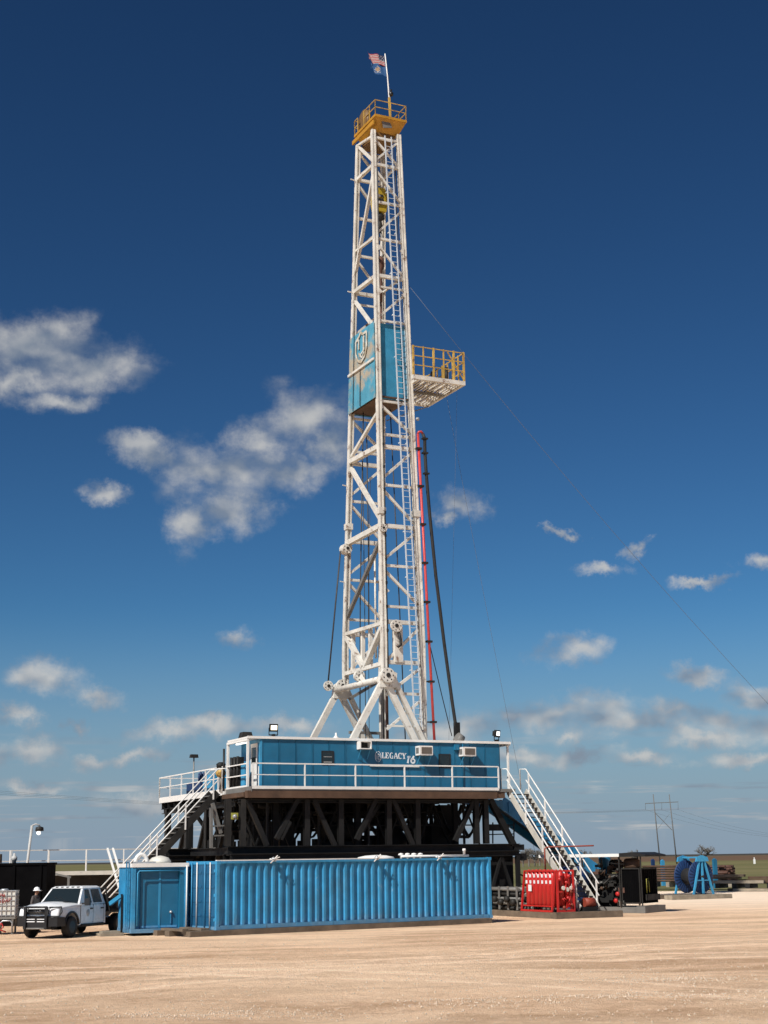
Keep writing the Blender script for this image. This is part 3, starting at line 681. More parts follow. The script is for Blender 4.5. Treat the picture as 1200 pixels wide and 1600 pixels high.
# equipment between the trestles
def clutter(name, label, cat, u, v, z0, parts_):
    t = thing(name, label, cat, (u, v, z0))
    for (nm, mbx, m) in parts_: part(t, nm, mbx, m)
    return t
clutter('blowout_preventer', 'tall black flanged blowout preventer stack under the middle of the floor', 'valve stack', 9.3, 5.6, 0,
        [('lower_body', M().lathe([(.35, 0), (.35, .5), (.75, .55), (.75, .8), (.5, .85), (.5, 1.5), (.8, 1.55), (.8, 1.8)], (9.3, 5.6, 0), n=18), BLACKST),
         ('ram_body', M().box((8.2, 5.1, 1.8), (10.4, 6.1, 2.6)), BLACKST),
         ('annular_body', M().lathe([(.55, 2.6), (.8, 2.7), (.85, 3.6), (.6, 3.9), (.6, 4.2), (.45, 4.3), (.45, 5.0)], (9.3, 5.6, 0), n=18), BLACKST)])
clutter('hydraulic_tank', 'square black hydraulic tank under the floor near the left columns', 'tank', 2.6, 4.6, ZB,
        [('tank', M().box((1.6, 4.0, ZB), (3.6, 5.2, ZB + 1.15)), BLACKST), ('lid', M().tube((2.4, 4.6, ZB + 1.15), (2.4, 4.6, ZB + 1.35), .25, 12), BLACKST), ('pipe', M().path([(3.6, 4.4, ZB + .9), (4.3, 4.4, ZB + .9), (4.3, 4.4, ZB + 2.0)], .08), BLACKST)])
clutter('pump_motor', 'round black electric motor on a frame under the middle of the floor', 'motor', 5.8, 4.2, ZB,
        [('frame', M().box((4.9, 3.7, ZB), (6.9, 4.7, ZB + .2)), BLACKST), ('motor', M().tube((5.0, 4.2, ZB + .65), (6.7, 4.2, ZB + .65), .45, 16), BLACKST), ('terminal_box', M().cbox((5.8, 4.2, ZB + 1.25), (.5, .5, .35)), BLACKST)])
clutter('drawworks_housing', 'large black drawworks housing hung under the rear of the floor', 'housing', 6.0, 8.2, ZB,
        [('housing', M().box((4.6, 7.6, ZB + .9), (8.2, 8.7, ZF - 0.5)), BLACKST), ('leg', M().box((4.8, 7.8, ZB), (5.1, 8.4, ZB + .9)), BLACKST), ('leg', M().box((7.6, 7.8, ZB), (7.9, 8.4, ZB + .9)), BLACKST)])
clutter('control_skid', 'black box control skid under the right part of the floor', 'skid', 11.3, 4.4, ZB,
        [('box', M().box((10.7, 3.9, ZB), (12.0, 4.9, ZB + 1.0)), BLACKST), ('cabinet', M().box((11.3, 4.0, ZB + 1.0), (12.0, 4.8, ZB + 1.9)), BLACKST), ('pipe', M().path([(10.9, 4.3, ZB + 1.0), (10.9, 4.3, ZB + 1.8), (10.3, 4.3, ZB + 2.1)], .09), BLACKST)])
random.seed(5)
pb_ = thing('pipework', 'tangle of black pipes and hoses hanging beneath the rig floor', 'pipes', (6, 6, ZB))
for i in range(34):
    u = random.uniform(0.4, 12.6); v = random.uniform(1.8, 8.4); k = random.random()
    if k < 0.45: part(pb_, 'pipe', M().tube((u, v, ZB), (u + random.uniform(-.3, .3), v, ZF - 0.5), random.choice((.06, .09, .14)), 8), BLACKST)
    elif k < 0.8:
        z = random.uniform(ZB + .3, ZF - .7); part(pb_, 'pipe', M().tube((u, v, z), (u + random.uniform(1, 3), v, z + random.uniform(-.1, .1)), random.choice((.05, .08, .11)), 8), BLACKST)
    else:
        pts = [(u + 1.6 * t, v, ZF - 0.6 - 1.6 * math.sin(math.pi * t) * random.uniform(.85, 1)) for t in [j / 9 for j in range(10)]]
        part(pb_, 'hose', M().path(pts, .06), BLACKST)
for i in range(16):
    u = 0.5 + i * 0.77; h = random.uniform(.3, 1.0)
    part(pb_, 'valve_box', M().box((u, 6.9, ZF - .52 - h), (u + .6, 7.3, ZF - .51)), BLACKST)
    h = random.uniform(.15, .6)
    part(pb_, 'valve_box', M().box((u, 7.0, ZB), (u + .55, 7.4, ZB + h)), BLACKST)
random.seed(17)
ma = thing('mud_manifold', 'dense black manifold of pipes, valves and frames filling the substructure', 'manifold', (6, 5, ZB))
for i in range(46):
    u = random.uniform(0.6, 12.4); v = random.uniform(5.0, 8.9); z = random.uniform(ZB, ZF - .9); w = random.uniform(.2, .9); h = random.uniform(.25, .9)
    if i % 3 == 0: part(ma, 'valve_block', M().box((u, v, z), (u + w, v + .35, min(z + h, ZF - .52))), BLACKST)
    elif i % 3 == 1: part(ma, 'pipe', M().tube((u, v, ZB), (u + random.uniform(-.5, .5), v, ZF - .5), random.choice((.05, .08, .12)), 7), DARKST if i % 2 else BLACKST)
    else: part(ma, 'frame_bar', M().beam((u, v, ZB + random.uniform(0, .5)), (u + random.uniform(.6, 1.6), v, ZF - .6), random.choice((.08, .12))), BLACKST)
for i in range(13):
    u = .6 + i * .98; part(ma, 'frame_bar', M().beam((u, 5.2, ZB), (u, 5.2, ZF - .5), .1), BLACKST)
for z in (ZB + .75, ZB + 1.35): part(ma, 'pipe', M().tube((.4, 5.1, z), (12.6, 5.1, z), .07, 8), BLACKST)
for i in range(15):
    u = .3 + i * .82; a_, b2 = (ZB, ZF - .55) if i % 2 else (ZF - .55, ZB)
    part(sb, 'thin_brace', M().beam((u, VS + 2.0, a_), (u + .82, VS + 2.0, b2), .07, up=(0, 1, 0)), BLACKST)
    if i % 3 == 1: part(sb, 'thin_post', M().beam((u, VS + .5, ZB), (u, VS + .5, ZF - .5), .09), DARKST)
for z in (ZB + .9, ZB + 1.5): part(sb, 'thin_rail', M().beam((.3, VS + 2.05, z), (12.5, VS + 2.05, z), .06), BLACKST)
# coiled hose and small things hung at the left end
t = thing('hanging_lantern', 'small yellow framed lantern hanging between the left columns', 'lantern', P(365, 1275, v=VS))
q = P(365, 1276, v=VS)
part(t, 'cage', M().box((q.x - .16, VS - .14, q.z - .12), (q.x + .16, VS + .14, q.z + .16)), CONDUIT)
part(t, 'bulb', M().lathe([(.02, -.1), (.1, -.04), (.1, .04), (.02, .1)], (q.x, VS - .16, q.z), n=10), LENS)
part(t, 'hook', M().beam((q.x, VS, q.z + .16), (q.x, VS, ZF - .5), .03), BLACKST)
for y, x0, x1 in ((1291, 331, 352), (1306, 331, 352)): part(sb, 'thin_rail', M().beam(P(x0, y, v=1.2), P(x1, y - 1, v=1.2), 0.06), GREYST)
part(sb, 'thin_post', M().beam(P(330, 1262, v=1.2), P(330, 1325, v=1.2), 0.12), GREYST)
part(sb, 'brace', M().beam(P(332, 1255, v=1.3), P(345, 1302, v=1.3), 0.14), GREYST)
# left leg trestle under the long left edge
for v in (4.5, 7.5, 10.5, 13.8):
    part(sb, 'column', M().hbeam((0.55, v, 0.0), (0.55, v, ZF - 0.5), 0.28, 0.28, t=0.04), DARKST)
    part(sb, 'brace', M().beam((0.6, v, 0.4), (1.8, v, ZF - .6), 0.14), DARKST)
for z in (0.25, ZF - 0.58): part(sb, 'sill_beam', M().hbeam((0.55, 4.7 if z < 1 else 3.6, z), (0.55, FV, z), 0.26, 0.26), DARKST)
for v in (4.5, 7.5, 10.5): part(sb, 'brace', M().beam((0.55, v, ZF - .7), (0.55, v + 3, 0.5), 0.16), DARKST)

# ------------------------------------------------------------------ stairs
def stairs(label, top, foot, side, width, n, mstr, mrail, z_top, z_bot, mtread, rh=0.95):
    """top and foot: rig (u, v); side: unit vector across the flight"""
    t = thing('stairs', label, 'stairs', (foot[0], foot[1], z_bot))
    a = Vector((top[0], top[1], z_top)); b_ = Vector((foot[0], foot[1], z_bot)); s = Vector((side[0], side[1], 0))
    d = (b_ - a); fw = Vector((d.x, d.y, 0)).normalized()
    for k in (0, 1):
        o = s * (width * k)
        part(t, 'stringer', M().beam(a + o, b_ + o, 0.06, 0.30), mstr)
    tread = M().box((-width / 2 + .035, -0.13, -0.02), (width / 2 - .035, 0.13, 0.02)); me = meshdata('tread', tread, mtread)
    ang = math.atan2(s.y, s.x)
    for i in range(1, n):
        p = lerp(a, b_, i / n) + s * (width / 2) + Vector((0, 0, 0.07)); inst(t, 'tread', me, p, (0, 0, ang))
    up = Vector((0, 0, 1))
    for k in (0, 1):
        o = s * (width * k + (-0.05 if k == 0 else 0.05))
        for h, nm in ((rh + .1, 'top_rail'), (rh * .56, 'mid_rail')):
            part(t, nm, M().tube(a + o + up * h, b_ + o + up * h, 0.032, 6), mrail)
        for f in (0.04, 0.28, 0.52, 0.76, 0.97):
            p = lerp(a, b_, f) + o; part(t, 'rail_post', M().beam(p - up * .1, p + up * (rh + .08), 0.055), mrail)
        e = a + o; part(t, 'rail_loop', M().path([e + up * (rh + .1), e - fw * .55 + up * (rh + .13), e - fw * .55], .032), mrail)
    return t
stairs('grey steel stairs with white rails climbing to the porch end of the floor', (-0.35, 3.5), (-5.75, 3.5), (0, 1), 0.95, 24, DARKST, RAILW, ZF - 0.08, 0.05, GREYST)
stairs('steep steel stairs with white rails descending from the doghouse onto timber mats', (13.0, 0.35), (13.0, -5.5), (1, 0), 0.95, 24, ALU, RAILW, ZF - 0.1, 0.36, DARKST)

# ------------------------------------------------------------------ mast
ZM0, ZM1 = 13.0, 40.3
def leg(k, z):
    """k: NL, NR, FL, FR (near/far, left/right)"""
    t = max(0.0, (z - ZM0) / (ZM1 - ZM0))
    u = (8.26 + (8.57 - 8.26) * t) if k[1] == 'L' else (10.34 + (10.1 - 10.34) * t)
    v = (3.82 + (4.95 - 3.82) * t) if k[0] == 'N' else (8.5 + (6.95 - 8.5) * t)
    return Vector((u, v, z))
def zy(k, y):
    lo, hi = 5.0, 44.0
    for _ in range(40):
        m = (lo + hi) / 2
        if proj(rigw(leg(k, m)))[1] > y: lo = m
        else: hi = m
    return lo
mast = thing('derrick_mast', 'tall cream lattice mast of the drilling rig with a yellow crown', 'derrick', (9.3, 6.1, ZF))
for k in ('NL', 'NR', 'FL', 'FR'):
    mbx = M()
    zs = [ZF + 0.1, 8.5, ZM0, 19.6, 26.0, 33.0, ZM1 + .62]
    if k == 'NL' or k == 'FL': zs = [11.0, ZM0, 19.6, 26.0, 33.0, ZM1 + .62]
    for a, b_ in zip(zs[:-1], zs[1:]):
        w = 0.30 - 0.08 * (a / 40)
        mbx.hbeam(leg(k, a), leg(k, b_), w, w * 0.95, up=(1, 0, 0) if k[1] == 'L' else (-1, 0, 0), t=0.06)
        mbx.beam(leg(k, a) + Vector((0, -0.04 if k[0] == 'N' else .04, 0)), leg(k, b_) + Vector((0, -0.04 if k[0] == 'N' else .04, 0)), w * 0.45, w * 0.8)
    part(mast, 'leg', mbx, CREAM)
    for z in (19.6,):
        p = leg(k, z); part(mast, 'splice_plate', M().box((p.x - .185, p.y - .18, z - .16), (p.x + .185, p.y + .18, z + .16)), CREAM)
N_ = {'n': 0}
def girt(a, ya, b_, yb, w, nm='girt', m=CREAM, off=0.0, h=None):
    w *= .8
    pa = leg(a, zy(a, ya)); pb2 = leg(b_, zy(b_, yb)); d = (pb2 - pa).normalized() * 0.12
    o = Vector((0, 0, 0))
    if a[0] == b_[0]: o = Vector((0, off if a[0] == 'N' else -off, 0))
    else: o = Vector((off, 0, 0))
    return part(mast, nm, M().beam(pa + d + o, pb2 - d + o, w, h or w), m)
def girtz(a, za, b_, zb, w, nm='girt', m=CREAM, off=0.0):
    w *= .74
    pa = leg(a, za); pb2 = leg(b_, zb); d = (pb2 - pa).normalized() * 0.12
    o = Vector((0, off if a[0] == 'N' else -off, 0)) if a[0] == b_[0] else Vector((off if a[1] == 'L' else -off, 0, 0))
    return part(mast, nm, M().beam(pa + d + o, pb2 - d + o, w), m)
# near face: horizontals, read at the near-left leg, level in z
near_g = [(214, .16), (256, .2), (314.5, .17), (372, .17), (430, .24), (447, .13), (500, .15), (626, .15), (678, .17), (697, .26), (757, .17), (821, .26), (883, .17), (947, .17), (971, .26), (1034, .26), (1083, .18), (1134, .12)]
for y, w in near_g:
    z = zy('NL', y)
    girtz('NL', z, 'NR', z, w)
    if y < 1030: girtz('FL', z, 'FR', z, w)
near_d = [('NL', 214, 'NR', 263, .15), ('NR', 222, 'NL', 252, .15), ('NL', 262, 'NR', 319, .17), ('NR', 330, 'NL', 366, .15), ('NL', 377, 'NR', 436, .15), ('NR', 460, 'NL', 497, .15),
          ('NL', 630, 'NR', 679, .17), ('NR', 706, 'NL', 750, .17), ('NL', 761, 'NR', 822, .17), ('NR', 832, 'NL', 876, .17), ('NL', 887, 'NR', 948, .17), ('NR', 979, 'NL', 1036, .18), ('NR', 1042, 'NL', 1088, .18), ('NR', 1092, 'NL', 1142, .16)]
for a, ya, b_, yb, w in near_d:
    za, zb = zy(a, ya), zy(b_, yb)
    girtz(a, za, b_, zb, w, 'brace', off=0.02)
    if ya < 1000: girtz('F' + a[1], za, 'F' + b_[1], zb, w, 'brace', off=0.02)
# left face: heavy cream girts sloping back, long diagonals
for ya, yb, w in ((212, 227, .14), (257, 281, .2), (431, 457, .24), (697, 722, .30), (821, 849, .32), (973, 991, .22), (1036, 1053, .24)):
    girt('NL', ya, 'FL', yb, w)
zt = zy('NL', 373)
girt('NL', 370, 'FL', 393, .15)
for a, ya, b_, yb, w in (('FL', 229, 'NL', 253, .17), ('NL', 264, 'FL', 428, .2), ('FL', 470, 'NL', 520, .2), ('NL', 640, 'FL', 716, .2), ('FL', 730, 'NL', 814, .24)):
    girt(a, ya, b_, yb, w, 'brace', off=0.03)
girt('NL', 836, 'FL', 966, .22, 'brace', GREYST, off=0.05)
# right face: only light ties, the V-door side stays open
for y in (256, 430): 
    z = zy('NR', y); girtz('NR', z, 'FR', z, .14)
# K frame above the A-frame on the left face
pA = lerp(leg('NL', zy('NL', 1036)), leg('FL', zy('FL', 1053)), 0.5)
for k, yy in (('NL', 975), ('FL', 992)):
    p = leg(k, zy(k, yy)); part(mast, 'brace', M().beam(lerp(p, pA, .08), lerp(p, pA, .95), .26, .2), CREAM)
pT = lerp(leg('NL', zy('NL', 973)), leg('FL', zy('FL', 991)), 0.5)
for f in (0.12, 0.42, 0.62, .88):
    part(mast, 'stud', M().beam(lerp(leg('NL', zy('NL', 973)), leg('FL', zy('FL', 991)), f) + Vector((.18, 0, 0)), lerp(leg('NL', zy('NL', 1036)), leg('FL', zy('FL', 1053)), f) + Vector((.18, 0, 0)), .18), CREAM)
# pin hubs
def hub(p, r, w, axis=(0, 1, 0), m=CREAM, nm='pin_hub'):
    p = Vector(p); ax = Vector(axis)
    o = part(mast, nm, M().lathe([(r * .4, -w / 2), (r, -w / 2), (r, w / 2), (r * .4, w / 2)], p, ax, 24, smooth=False), m)
    part(o, 'pin', M().tube(p - ax * (w / 2 + .03), p + ax * (w / 2 + .03), r * .32, 12), DARKST)
    for i in range(7):
        t_ = 2 * math.pi * i / 7; x_ = Vector((math.cos(t_), 0, math.sin(t_))) * r * .72
        if abs(ax.y) > .5: part(o, 'bolt', M().tube(p + x_ - ax * (w / 2 + .012), p + x_ + ax * (w / 2 + .012), r * .1, 6), DARKST)
    return o
hub(leg('NL', zy('NL', 826)) + Vector((0, -.2, 0)), .2, .12); hub(leg('FL', zy('FL', 858)) + Vector((-.12, 0, 0)), .27, .5)
pP = P(618, 978, v=3.6); hub((pP.x, 3.52, pP.z), .30, .12)
part(mast, 'pulley_column', M().box((pP.x - .02, 3.66, zy('NL', 1034)), (pP.x + .42, 3.95, pP.z)), CREAM)
part(mast, 'pulley_yoke', M().path([P(623, 988, v=3.55), P(626, 1000, v=3.55), P(626, 1008, v=3.55), P(622, 1011, v=3.55)], .07), DARKST)
# A-frames
def aframe(v, apex_px, vv):
    z = P(apex_px[0], apex_px[1], v=v).z; u = P(apex_px[0], apex_px[1], v=v).x
    return u, z
VA = 3.52; VB = 8.98
aN = P(601, 1058, v=VA); aF = Vector((aN.x - 0.05, VB, aN.z))
fl = P(552, 1153, v=VA); fr = P(652, 1156, v=VA)
def down(a, f, zt_): t_ = (zt_ - a.z) / (f.z - a.z); return a + (f - a) * t_
for a, v in ((aN, VA), (aF, VB)):
    dv = Vector((0, v - VA, 0))
    part(mast, 'a_frame_leg', M().beam(a + Vector((-.16, 0, -.3)), down(aN, fl, ZF + .02) + dv, .29, .24, up=(0, 1, 0)), CREAM)
    f1 = down(aN, fr, ZF + .02) + dv
    part(mast, 'a_frame_leg', M().beam(a + Vector((.12, 0, -.3)), f1 + Vector((-.24, 0, 0)), .29, .22, up=(0, 1, 0)).beam(a + Vector((.36, 0, .15)), f1 + Vector((.16, 0, 0)), .2, .28, up=(0, 1, 0)), CREAM)
    part(mast, 'gusset', M().prism([(-.35, -.5), (.55, -.5), (.6, .2), (.1, .42), (-.25, .2)], a + Vector((0, -.17, 0)), (1, 0, 0), (0, 0, 1), (0, .34, 0)), CREAM)
hub(aN + Vector((.02, -.3, .06)), .36, .16); hub(aF + Vector((0, -.5, .1)), .34, .16)
part(mast, 'cross_tube', M().tube(aN + Vector((-.2, .18, -.1)), aF + Vector((-.2, -.18, -.1)), .16, 12), CREAM)
hub(lerp(aN, aF, .45) + Vector((-.22, 0, .32)), .28, .2)
part(mast, 'hub_bracket', M().beam(lerp(aN, aF, .42) + Vector((-.22, 0, .3)), lerp(aN, aF, .33) + Vector((-.2, 0, -.1)), .1, .2), CREAM)
for k in ('NR', 'FR'):
    p = leg(k, ZF); part(mast, 'foot_shoe', M().box((p.x - .32, p.y - .3, ZF + .005), (p.x + .32, p.y + .3, ZF + .35)), GREYST)
# far lower bracing in rusty steel (seen between the A-frame legs)
fr_ = leg('FR', 8); 
for a, b_ in (((8.4, 8.4, 10.6), (10.2, 8.5, 11.6)), ((8.4, 8.4, 8.9), (10.2, 8.5, 8.9)), ((8.5, 8.4, 6.6), (10.2, 8.5, 8.5))): part(mast, 'brace', M().beam(a, b_, .14), GREYST)
# ladder on the near face
lt = P(606.3, 213, v=4.72); lb = P(653.5, 1136, v=3.45); d = (lb - lt); w = 0.19
lad = part(mast, 'ladder', M().beam(lt - Vector((w, 0, 0)), lb - Vector((w, 0, 0)), .05, .06).beam(lt + Vector((w, 0, 0)), lb + Vector((w, 0, 0)), .045, .05), LADR)
me = meshdata('rung', M().tube((-w + .02, 0, 0), (w - .02, 0, 0), .016, 5, cap=False), LADR)
nr = int(d.length / 0.305)
for i in range(1, nr): inst(lad, 'rung', me, lerp(lt, lb, i / nr))
for f in [0.03 + i * .0735 for i in range(14)]:
    p = lerp(lt, lb, f); part(lad, 'standoff', M().beam(p + Vector((-w, .03, 0)), (p.x - w, leg('NL', p.z).y - .02, p.z), .05), LADR)
    part(lad, 'standoff', M().beam(p + Vector((w, .03, 0)), (p.x + w, leg('NL', p.z).y - .02, p.z), .05), LADR)
part(mast, 'safety_cable', M().path([lt + Vector((.3, 0, 0)), lb + Vector((.3, 0, 0))], .012), CABLE)
# wind walls
za, zb2 = zy('NL', 503), zy('NL', 621)
def wallquad(k0, k1, z0, z1, o, t_):
    a, b_, c, e = leg(k0, z0) + o, leg(k1, z0) + o, leg(k1, z1) + o, leg(k0, z1) + o
    n = (b_ - a).cross(e - a).normalized() * t_
    return [a, b_, c, e, a + n, b_ + n, c + n, e + n]
BOXF = [(0, 1, 2, 3), (7, 6, 5, 4), (0, 4, 5, 1), (1, 5, 6, 2), (2, 6, 7, 3), (3, 7, 4, 0)]
zm = zy('NL', 561)
# left face in two sheets of painted plate, near face in one
part(mast, 'wind_panel', M().add(wallquad('NL', 'FL', zm + .06, za, Vector((-.2, 0, 0)), .03), BOXF), WBLUER, label='blue rust-stained wind panel with a white shield')
part(mast, 'wind_panel', M().add(wallquad('NL', 'FL', zb2, zm - .06, Vector((-.2, 0, 0)), .03), BOXF), WBLUER, label='blue wind panel with rust patches')
part(mast, 'panel_strip', M().beam(leg('NL', zm) + Vector((-.24, 0, 0)), leg('FL', zm) + Vector((-.24, 0, 0)), .08, .12), CREAM)
part(mast, 'wind_panel', M().add(wallquad('NL', 'NR', zb2, za, Vector((.0, .13, 0)), .03), BOXF), WBLUE, label='plain blue wind panel behind the ladder')
part(mast, 'wind_panel', M().add(wallquad('FL', 'FR', zb2, za, Vector((.0, .0, 0)), .03), BOXF), WBLUE)
c4_ = [leg(k, zb2 + .05) for k in ('NL', 'NR', 'FR', 'FL')]
part(mast, 'wall_floor', M().add([p + Vector((0, 0, 0)) for p in c4_] + [p + Vector((0, 0, .08)) for p in c4_], [(3, 2, 1, 0), (4, 5, 6, 7), (0, 1, 5, 4), (1, 2, 6, 5), (2, 3, 7, 6), (3, 0, 4, 7)]), BROWNST)
for f in (.25,):
    part(mast, 'panel_seam', M().beam(lerp(leg('NL', za), leg('FL', za), .78) + Vector((-.25, 0, 0)), lerp(leg('NL', zb2), leg('FL', zb2), .78) + Vector((-.25, 0, 0)), .03), CABLE)
part(mast, 'panel_seam', M().beam(lerp(leg('NL', zm), leg('FL', zm), .52) + Vector((-.25, 0, -.1)), lerp(leg('NL', zb2), leg('FL', zb2), .52) + Vector((-.25, 0, 0)), .03), CABLE)
# white shield emblem on the upper left panel
def onleft(f, h): return lerp(lerp(leg('NL', zm), leg('FL', zm), f), lerp(leg('NL', za), leg('FL', za), f), h) + Vector((-.255, 0, 0))
sh = M()
def strip(pts, w):
    for p, q in zip(pts[:-1], pts[1:]): sh.beam(onleft(*p), onleft(*q), w, .02, up=(1, 0, 0))
strip([(.26, .86), (.26, .45), (.33, .24), (.48, .14), (.62, .24), (.70, .45), (.70, .78), (.56, .86), (.5, .95), (.42, .86), (.26, .86)], .13)
strip([(.58, .78), (.58, .52)], .13); strip([(.38, .80), (.38, .40)], .16); strip([(.58, .78), (.66, .78)], .09); strip([(.58, .42), (.45, .24), (.36, .36)], .1); strip([(.36, .42), (.56, .32)], .08)
part(mast, 'shield_emblem', sh, FADED, label='white shield emblem')
# monkey board (racking platform) at the open side
zb_ = P(640, 590, v=3.75).z
mk = part(mast, 'racking_board', M().box((9.95, 3.45, zb_ - .12), (13.0, 3.62, zb_ + .1)), CREAM, label='cream slatted racking platform with rusty yellow rails')
part(mk, 'edge_beam', M().box((12.86, 3.63, zb_ - .1), (13.02, 7.6, zb_ + .08)), CREAM); part(mk, 'edge_beam', M().box((9.95, 7.62, zb_ - .1), (13.02, 7.78, zb_ + .08)), CREAM)
part(mk, 'edge_beam', M().box((10.3, 3.63, zb_ - .1), (10.42, 7.6, zb_ + .06)), CREAM)
part(mk, 'edge_beam', M().box((10.43, 5.56, zb_ - .14), (12.85, 5.7, zb_ - .02)), GREYST)
sl1 = meshdata('slat', M().box((-.52, -.045, -.03), (.52, .045, .03)), CREAM)
for i in range(22):
    v = 3.78 + i * .175
    if 6.3 < v < 6.7: continue
    pass
sl1 = meshdata('slat', M().box((-.045, -.95, -.03), (.045, .95, .03)), CREAM)
for i in range(12):
    u = 10.55 + i * .2
    inst(mk, 'slat', sl1, (u, 4.6, zb_ + .02))
    inst(mk, 'slat', sl1, (u, 6.64, zb_ + .02))
for (ua, va, ub, vb) in ((10.0, 3.5, 12.95, 3.5), (12.95, 3.5, 12.95, 7.7), (12.95, 7.7, 10.6, 7.7)):
    a = Vector((ua, va, zb_ + .1)); b_ = Vector((ub, vb, zb_ + .1)); n = max(2, round((b_ - a).length / .62))
    for h in (.55, 1.05, 1.55): part(mk, 'rail', M().beam(a + Vector((0, 0, h)), b_ + Vector((0, 0, h)), .045), YRAIL)
    for i in range(n + 1): p = lerp(a, b_, i / n); part(mk, 'rail_post', M().beam(p, p + Vector((0, 0, 1.6)), .06 if i % 2 else .09), YRAIL)
part(mk, 'brace', M().beam((12.95, 3.5, zb_ + .15), (12.0, 3.5, zb_ + 1.6), .05), YRAIL)
part(mk, 'brace', M().beam((12.95, 7.6, zb_ - .1), (10.4, 7.6, zb_ - 1.2), .05), GREYST); part(mk, 'hoist', M().tube((12.1, 5.4, zb_ + .06), (12.1, 5.4, zb_ + 1.1), .11, 10), BLACKST)
part(mk, 'hoist', M().tube((12.5, 4.6, zb_ + .06), (12.5, 4.6, zb_ + 1.15), .09, 10), BLACKST)
for i in range(5):
    part(mk, 'finger', M().beam((10.65 + i * .4, 4.0, zb_ + .12), (10.65 + i * .4, 7.4, zb_ + .12), .06), BROWNST)
p = leg('NR', zy('NR', 655)); part(mast, 'mast_lamp', M().lathe([(.03, -.1), (.09, -.05), (.09, .05), (.03, .1)], p + Vector((.28, -.15, 0)), (1, 0, 0), 10), LENS)
# standpipe up the right leg
s0 = P(678.5, 1152, v=3.72); s1 = P(653, 678, v=4.0); s0 = s0 + (s0 - s1) * .15
sp_ = part(mast, 'standpipe', M().path([s0, lerp(s0, s1, .5), s1], .066, 10), REDPIPE)
part(sp_, 'gooseneck', M().path([s1, s1 + Vector((.04, -.02, .10)), s1 + Vector((.16, -.04, .13)), s1 + Vector((.26, -.05, .02))], .066, 8), REDPIPE)
for i in range(9):
    q = lerp(s0, s1, .06 + i * .112); part(sp_, 'clamp', M().cbox(q, (.30, .2, .1)), DARKST); part(sp_, 'clamp_arm', M().beam(q, (leg('NR', q.z).x, leg('NR', q.z).y, q.z), .06), DARKST)
# crown: yellow platform with sheaves and rails
zc = P(586, 181, v=4.6).z
cu0, cu1 = P(586, 181, v=4.6).x, P(635.6, 193, v=4.6).x; cv0, cv1 = 4.6, 7.35
cr = part(mast, 'crown_platform', M().box((cu0, cv0, zc), (cu1, cv1, zc + .14)), YELLOW, label='yellow crown platform')
part(cr, 'crown_beam', M().add([(cu0 + .5, cv0 + .5, zc - .62), (cu1 - .3, cv0 + .5, zc - .62), (cu1 - .3, cv1 - .4, zc - .62), (cu0 + .4, cv1 - .4, zc - .62), (cu0 + .06, cv0 + .06, zc - .003), (cu1 - .02, cv0 + .06, zc - .003), (cu1 - .02, cv1 - .06, zc - .003), (cu0 + .06, cv1 - .06, zc - .003)], [(3, 2, 1, 0), (4, 5, 6, 7), (0, 1, 5, 4), (1, 2, 6, 5), (2, 3, 7, 6), (3, 0, 4, 7)]), YELLOW)
part(cr, 'crown_beam', M().box((cu0 - .08, cv0 + .1, zc - .42), (cu0 + .0, cv1 + .1, zc - .2)), YELLOW)
part(cr, 'crown_beam', M().box((8.75, 5.15, zc - 1.0), (9.95, 6.8, zc - .63)), SHEAVE)
part(cr, 'sheave', M().lathe([(.2, -.07), (.74, -.07), (.68, 0), (.74, .07), (.2, .07)], (cu0 + .3, 6.65, zc + .62), (1, 0, 0), 26), SHEAVE)
part(cr, 'sheave', M().lathe([(.2, -.06), (.5, -.06), (.45, 0), (.5, .06), (.2, .06)], (cu0 + .75, 6.3, zc + .35), (1, 0, 0), 24), SHEAVE)
part(cr, 'sheave_frame', M().beam((cu0 + .32, 6.1, zc + .1), (cu0 + .32, 6.75, zc + .5), .1).beam((cu0 + .32, 7.3, zc + .1), (cu0 + .32, 6.75, zc + .5), .1), YELLOW)
for pts in ([(cu0 + .03, cv0 + 1.5), (cu0 + .03, cv0 + .03)], [(cu0 + .03, cv0 + .03), (cu1 - .03, cv0 + .03)], [(cu1 - .03, cv0 + .03), (cu1 - .03, cv1 - .03)], [(cu1 - .03, cv1 - .03), (cu0 + .03, cv1 - .03)], [(cu0 + .03, cv1 - .03), (cu0 + .03, cv1 - .45)]):
    a = Vector((*pts[0], zc + .14)); b_ = Vector((*pts[1], zc + .14)); n = max(1, round((b_ - a).length / .95))
    for h in (.42, .84): part(cr, 'rail', M().beam(a + Vector((0, 0, h)), b_ + Vector((0, 0, h)), .035), YRAIL)
    for i in range(n + 1): q = lerp(a, b_, i / n); part(cr, 'rail_post', M().beam(q, q + Vector((0, 0, .86)), .04), YRAIL)
part(cr, 'crown_plate', M().prism([(0, 0), (.5, .0), (.62, -.3), (.1, -.4)], (9.0, 4.75, zc - .1), (1, 0, 0), (0, 0, 1), (0, .05, 0)), GREYST)
# flag pole
fp0 = P(610, 176, v=5.2); fp1 = P(605.5, 120, v=5.2); fp2 = P(601.5, 84, v=5.2)
fp = part(mast, 'flag_pole', M().path([Vector((fp0.x, 5.2, zc + .14)), lerp(fp0, fp1, .5), fp1, fp2], [.05, .045, .035, .03], 8), RAILW)
part(fp, 'pole_lamp', M().lathe([(.05, -.1), (.13, -.04), (.13, .1), (.05, .16), (.06, .3)], P(611, 148, v=5.15), (0, 0, 1), 10), TBLACK)
part(fp, 'lower_sleeve', M().beam(Vector((fp0.x, 5.2, zc + .14)), lerp(fp0, fp1, .42), .1), YRAIL)
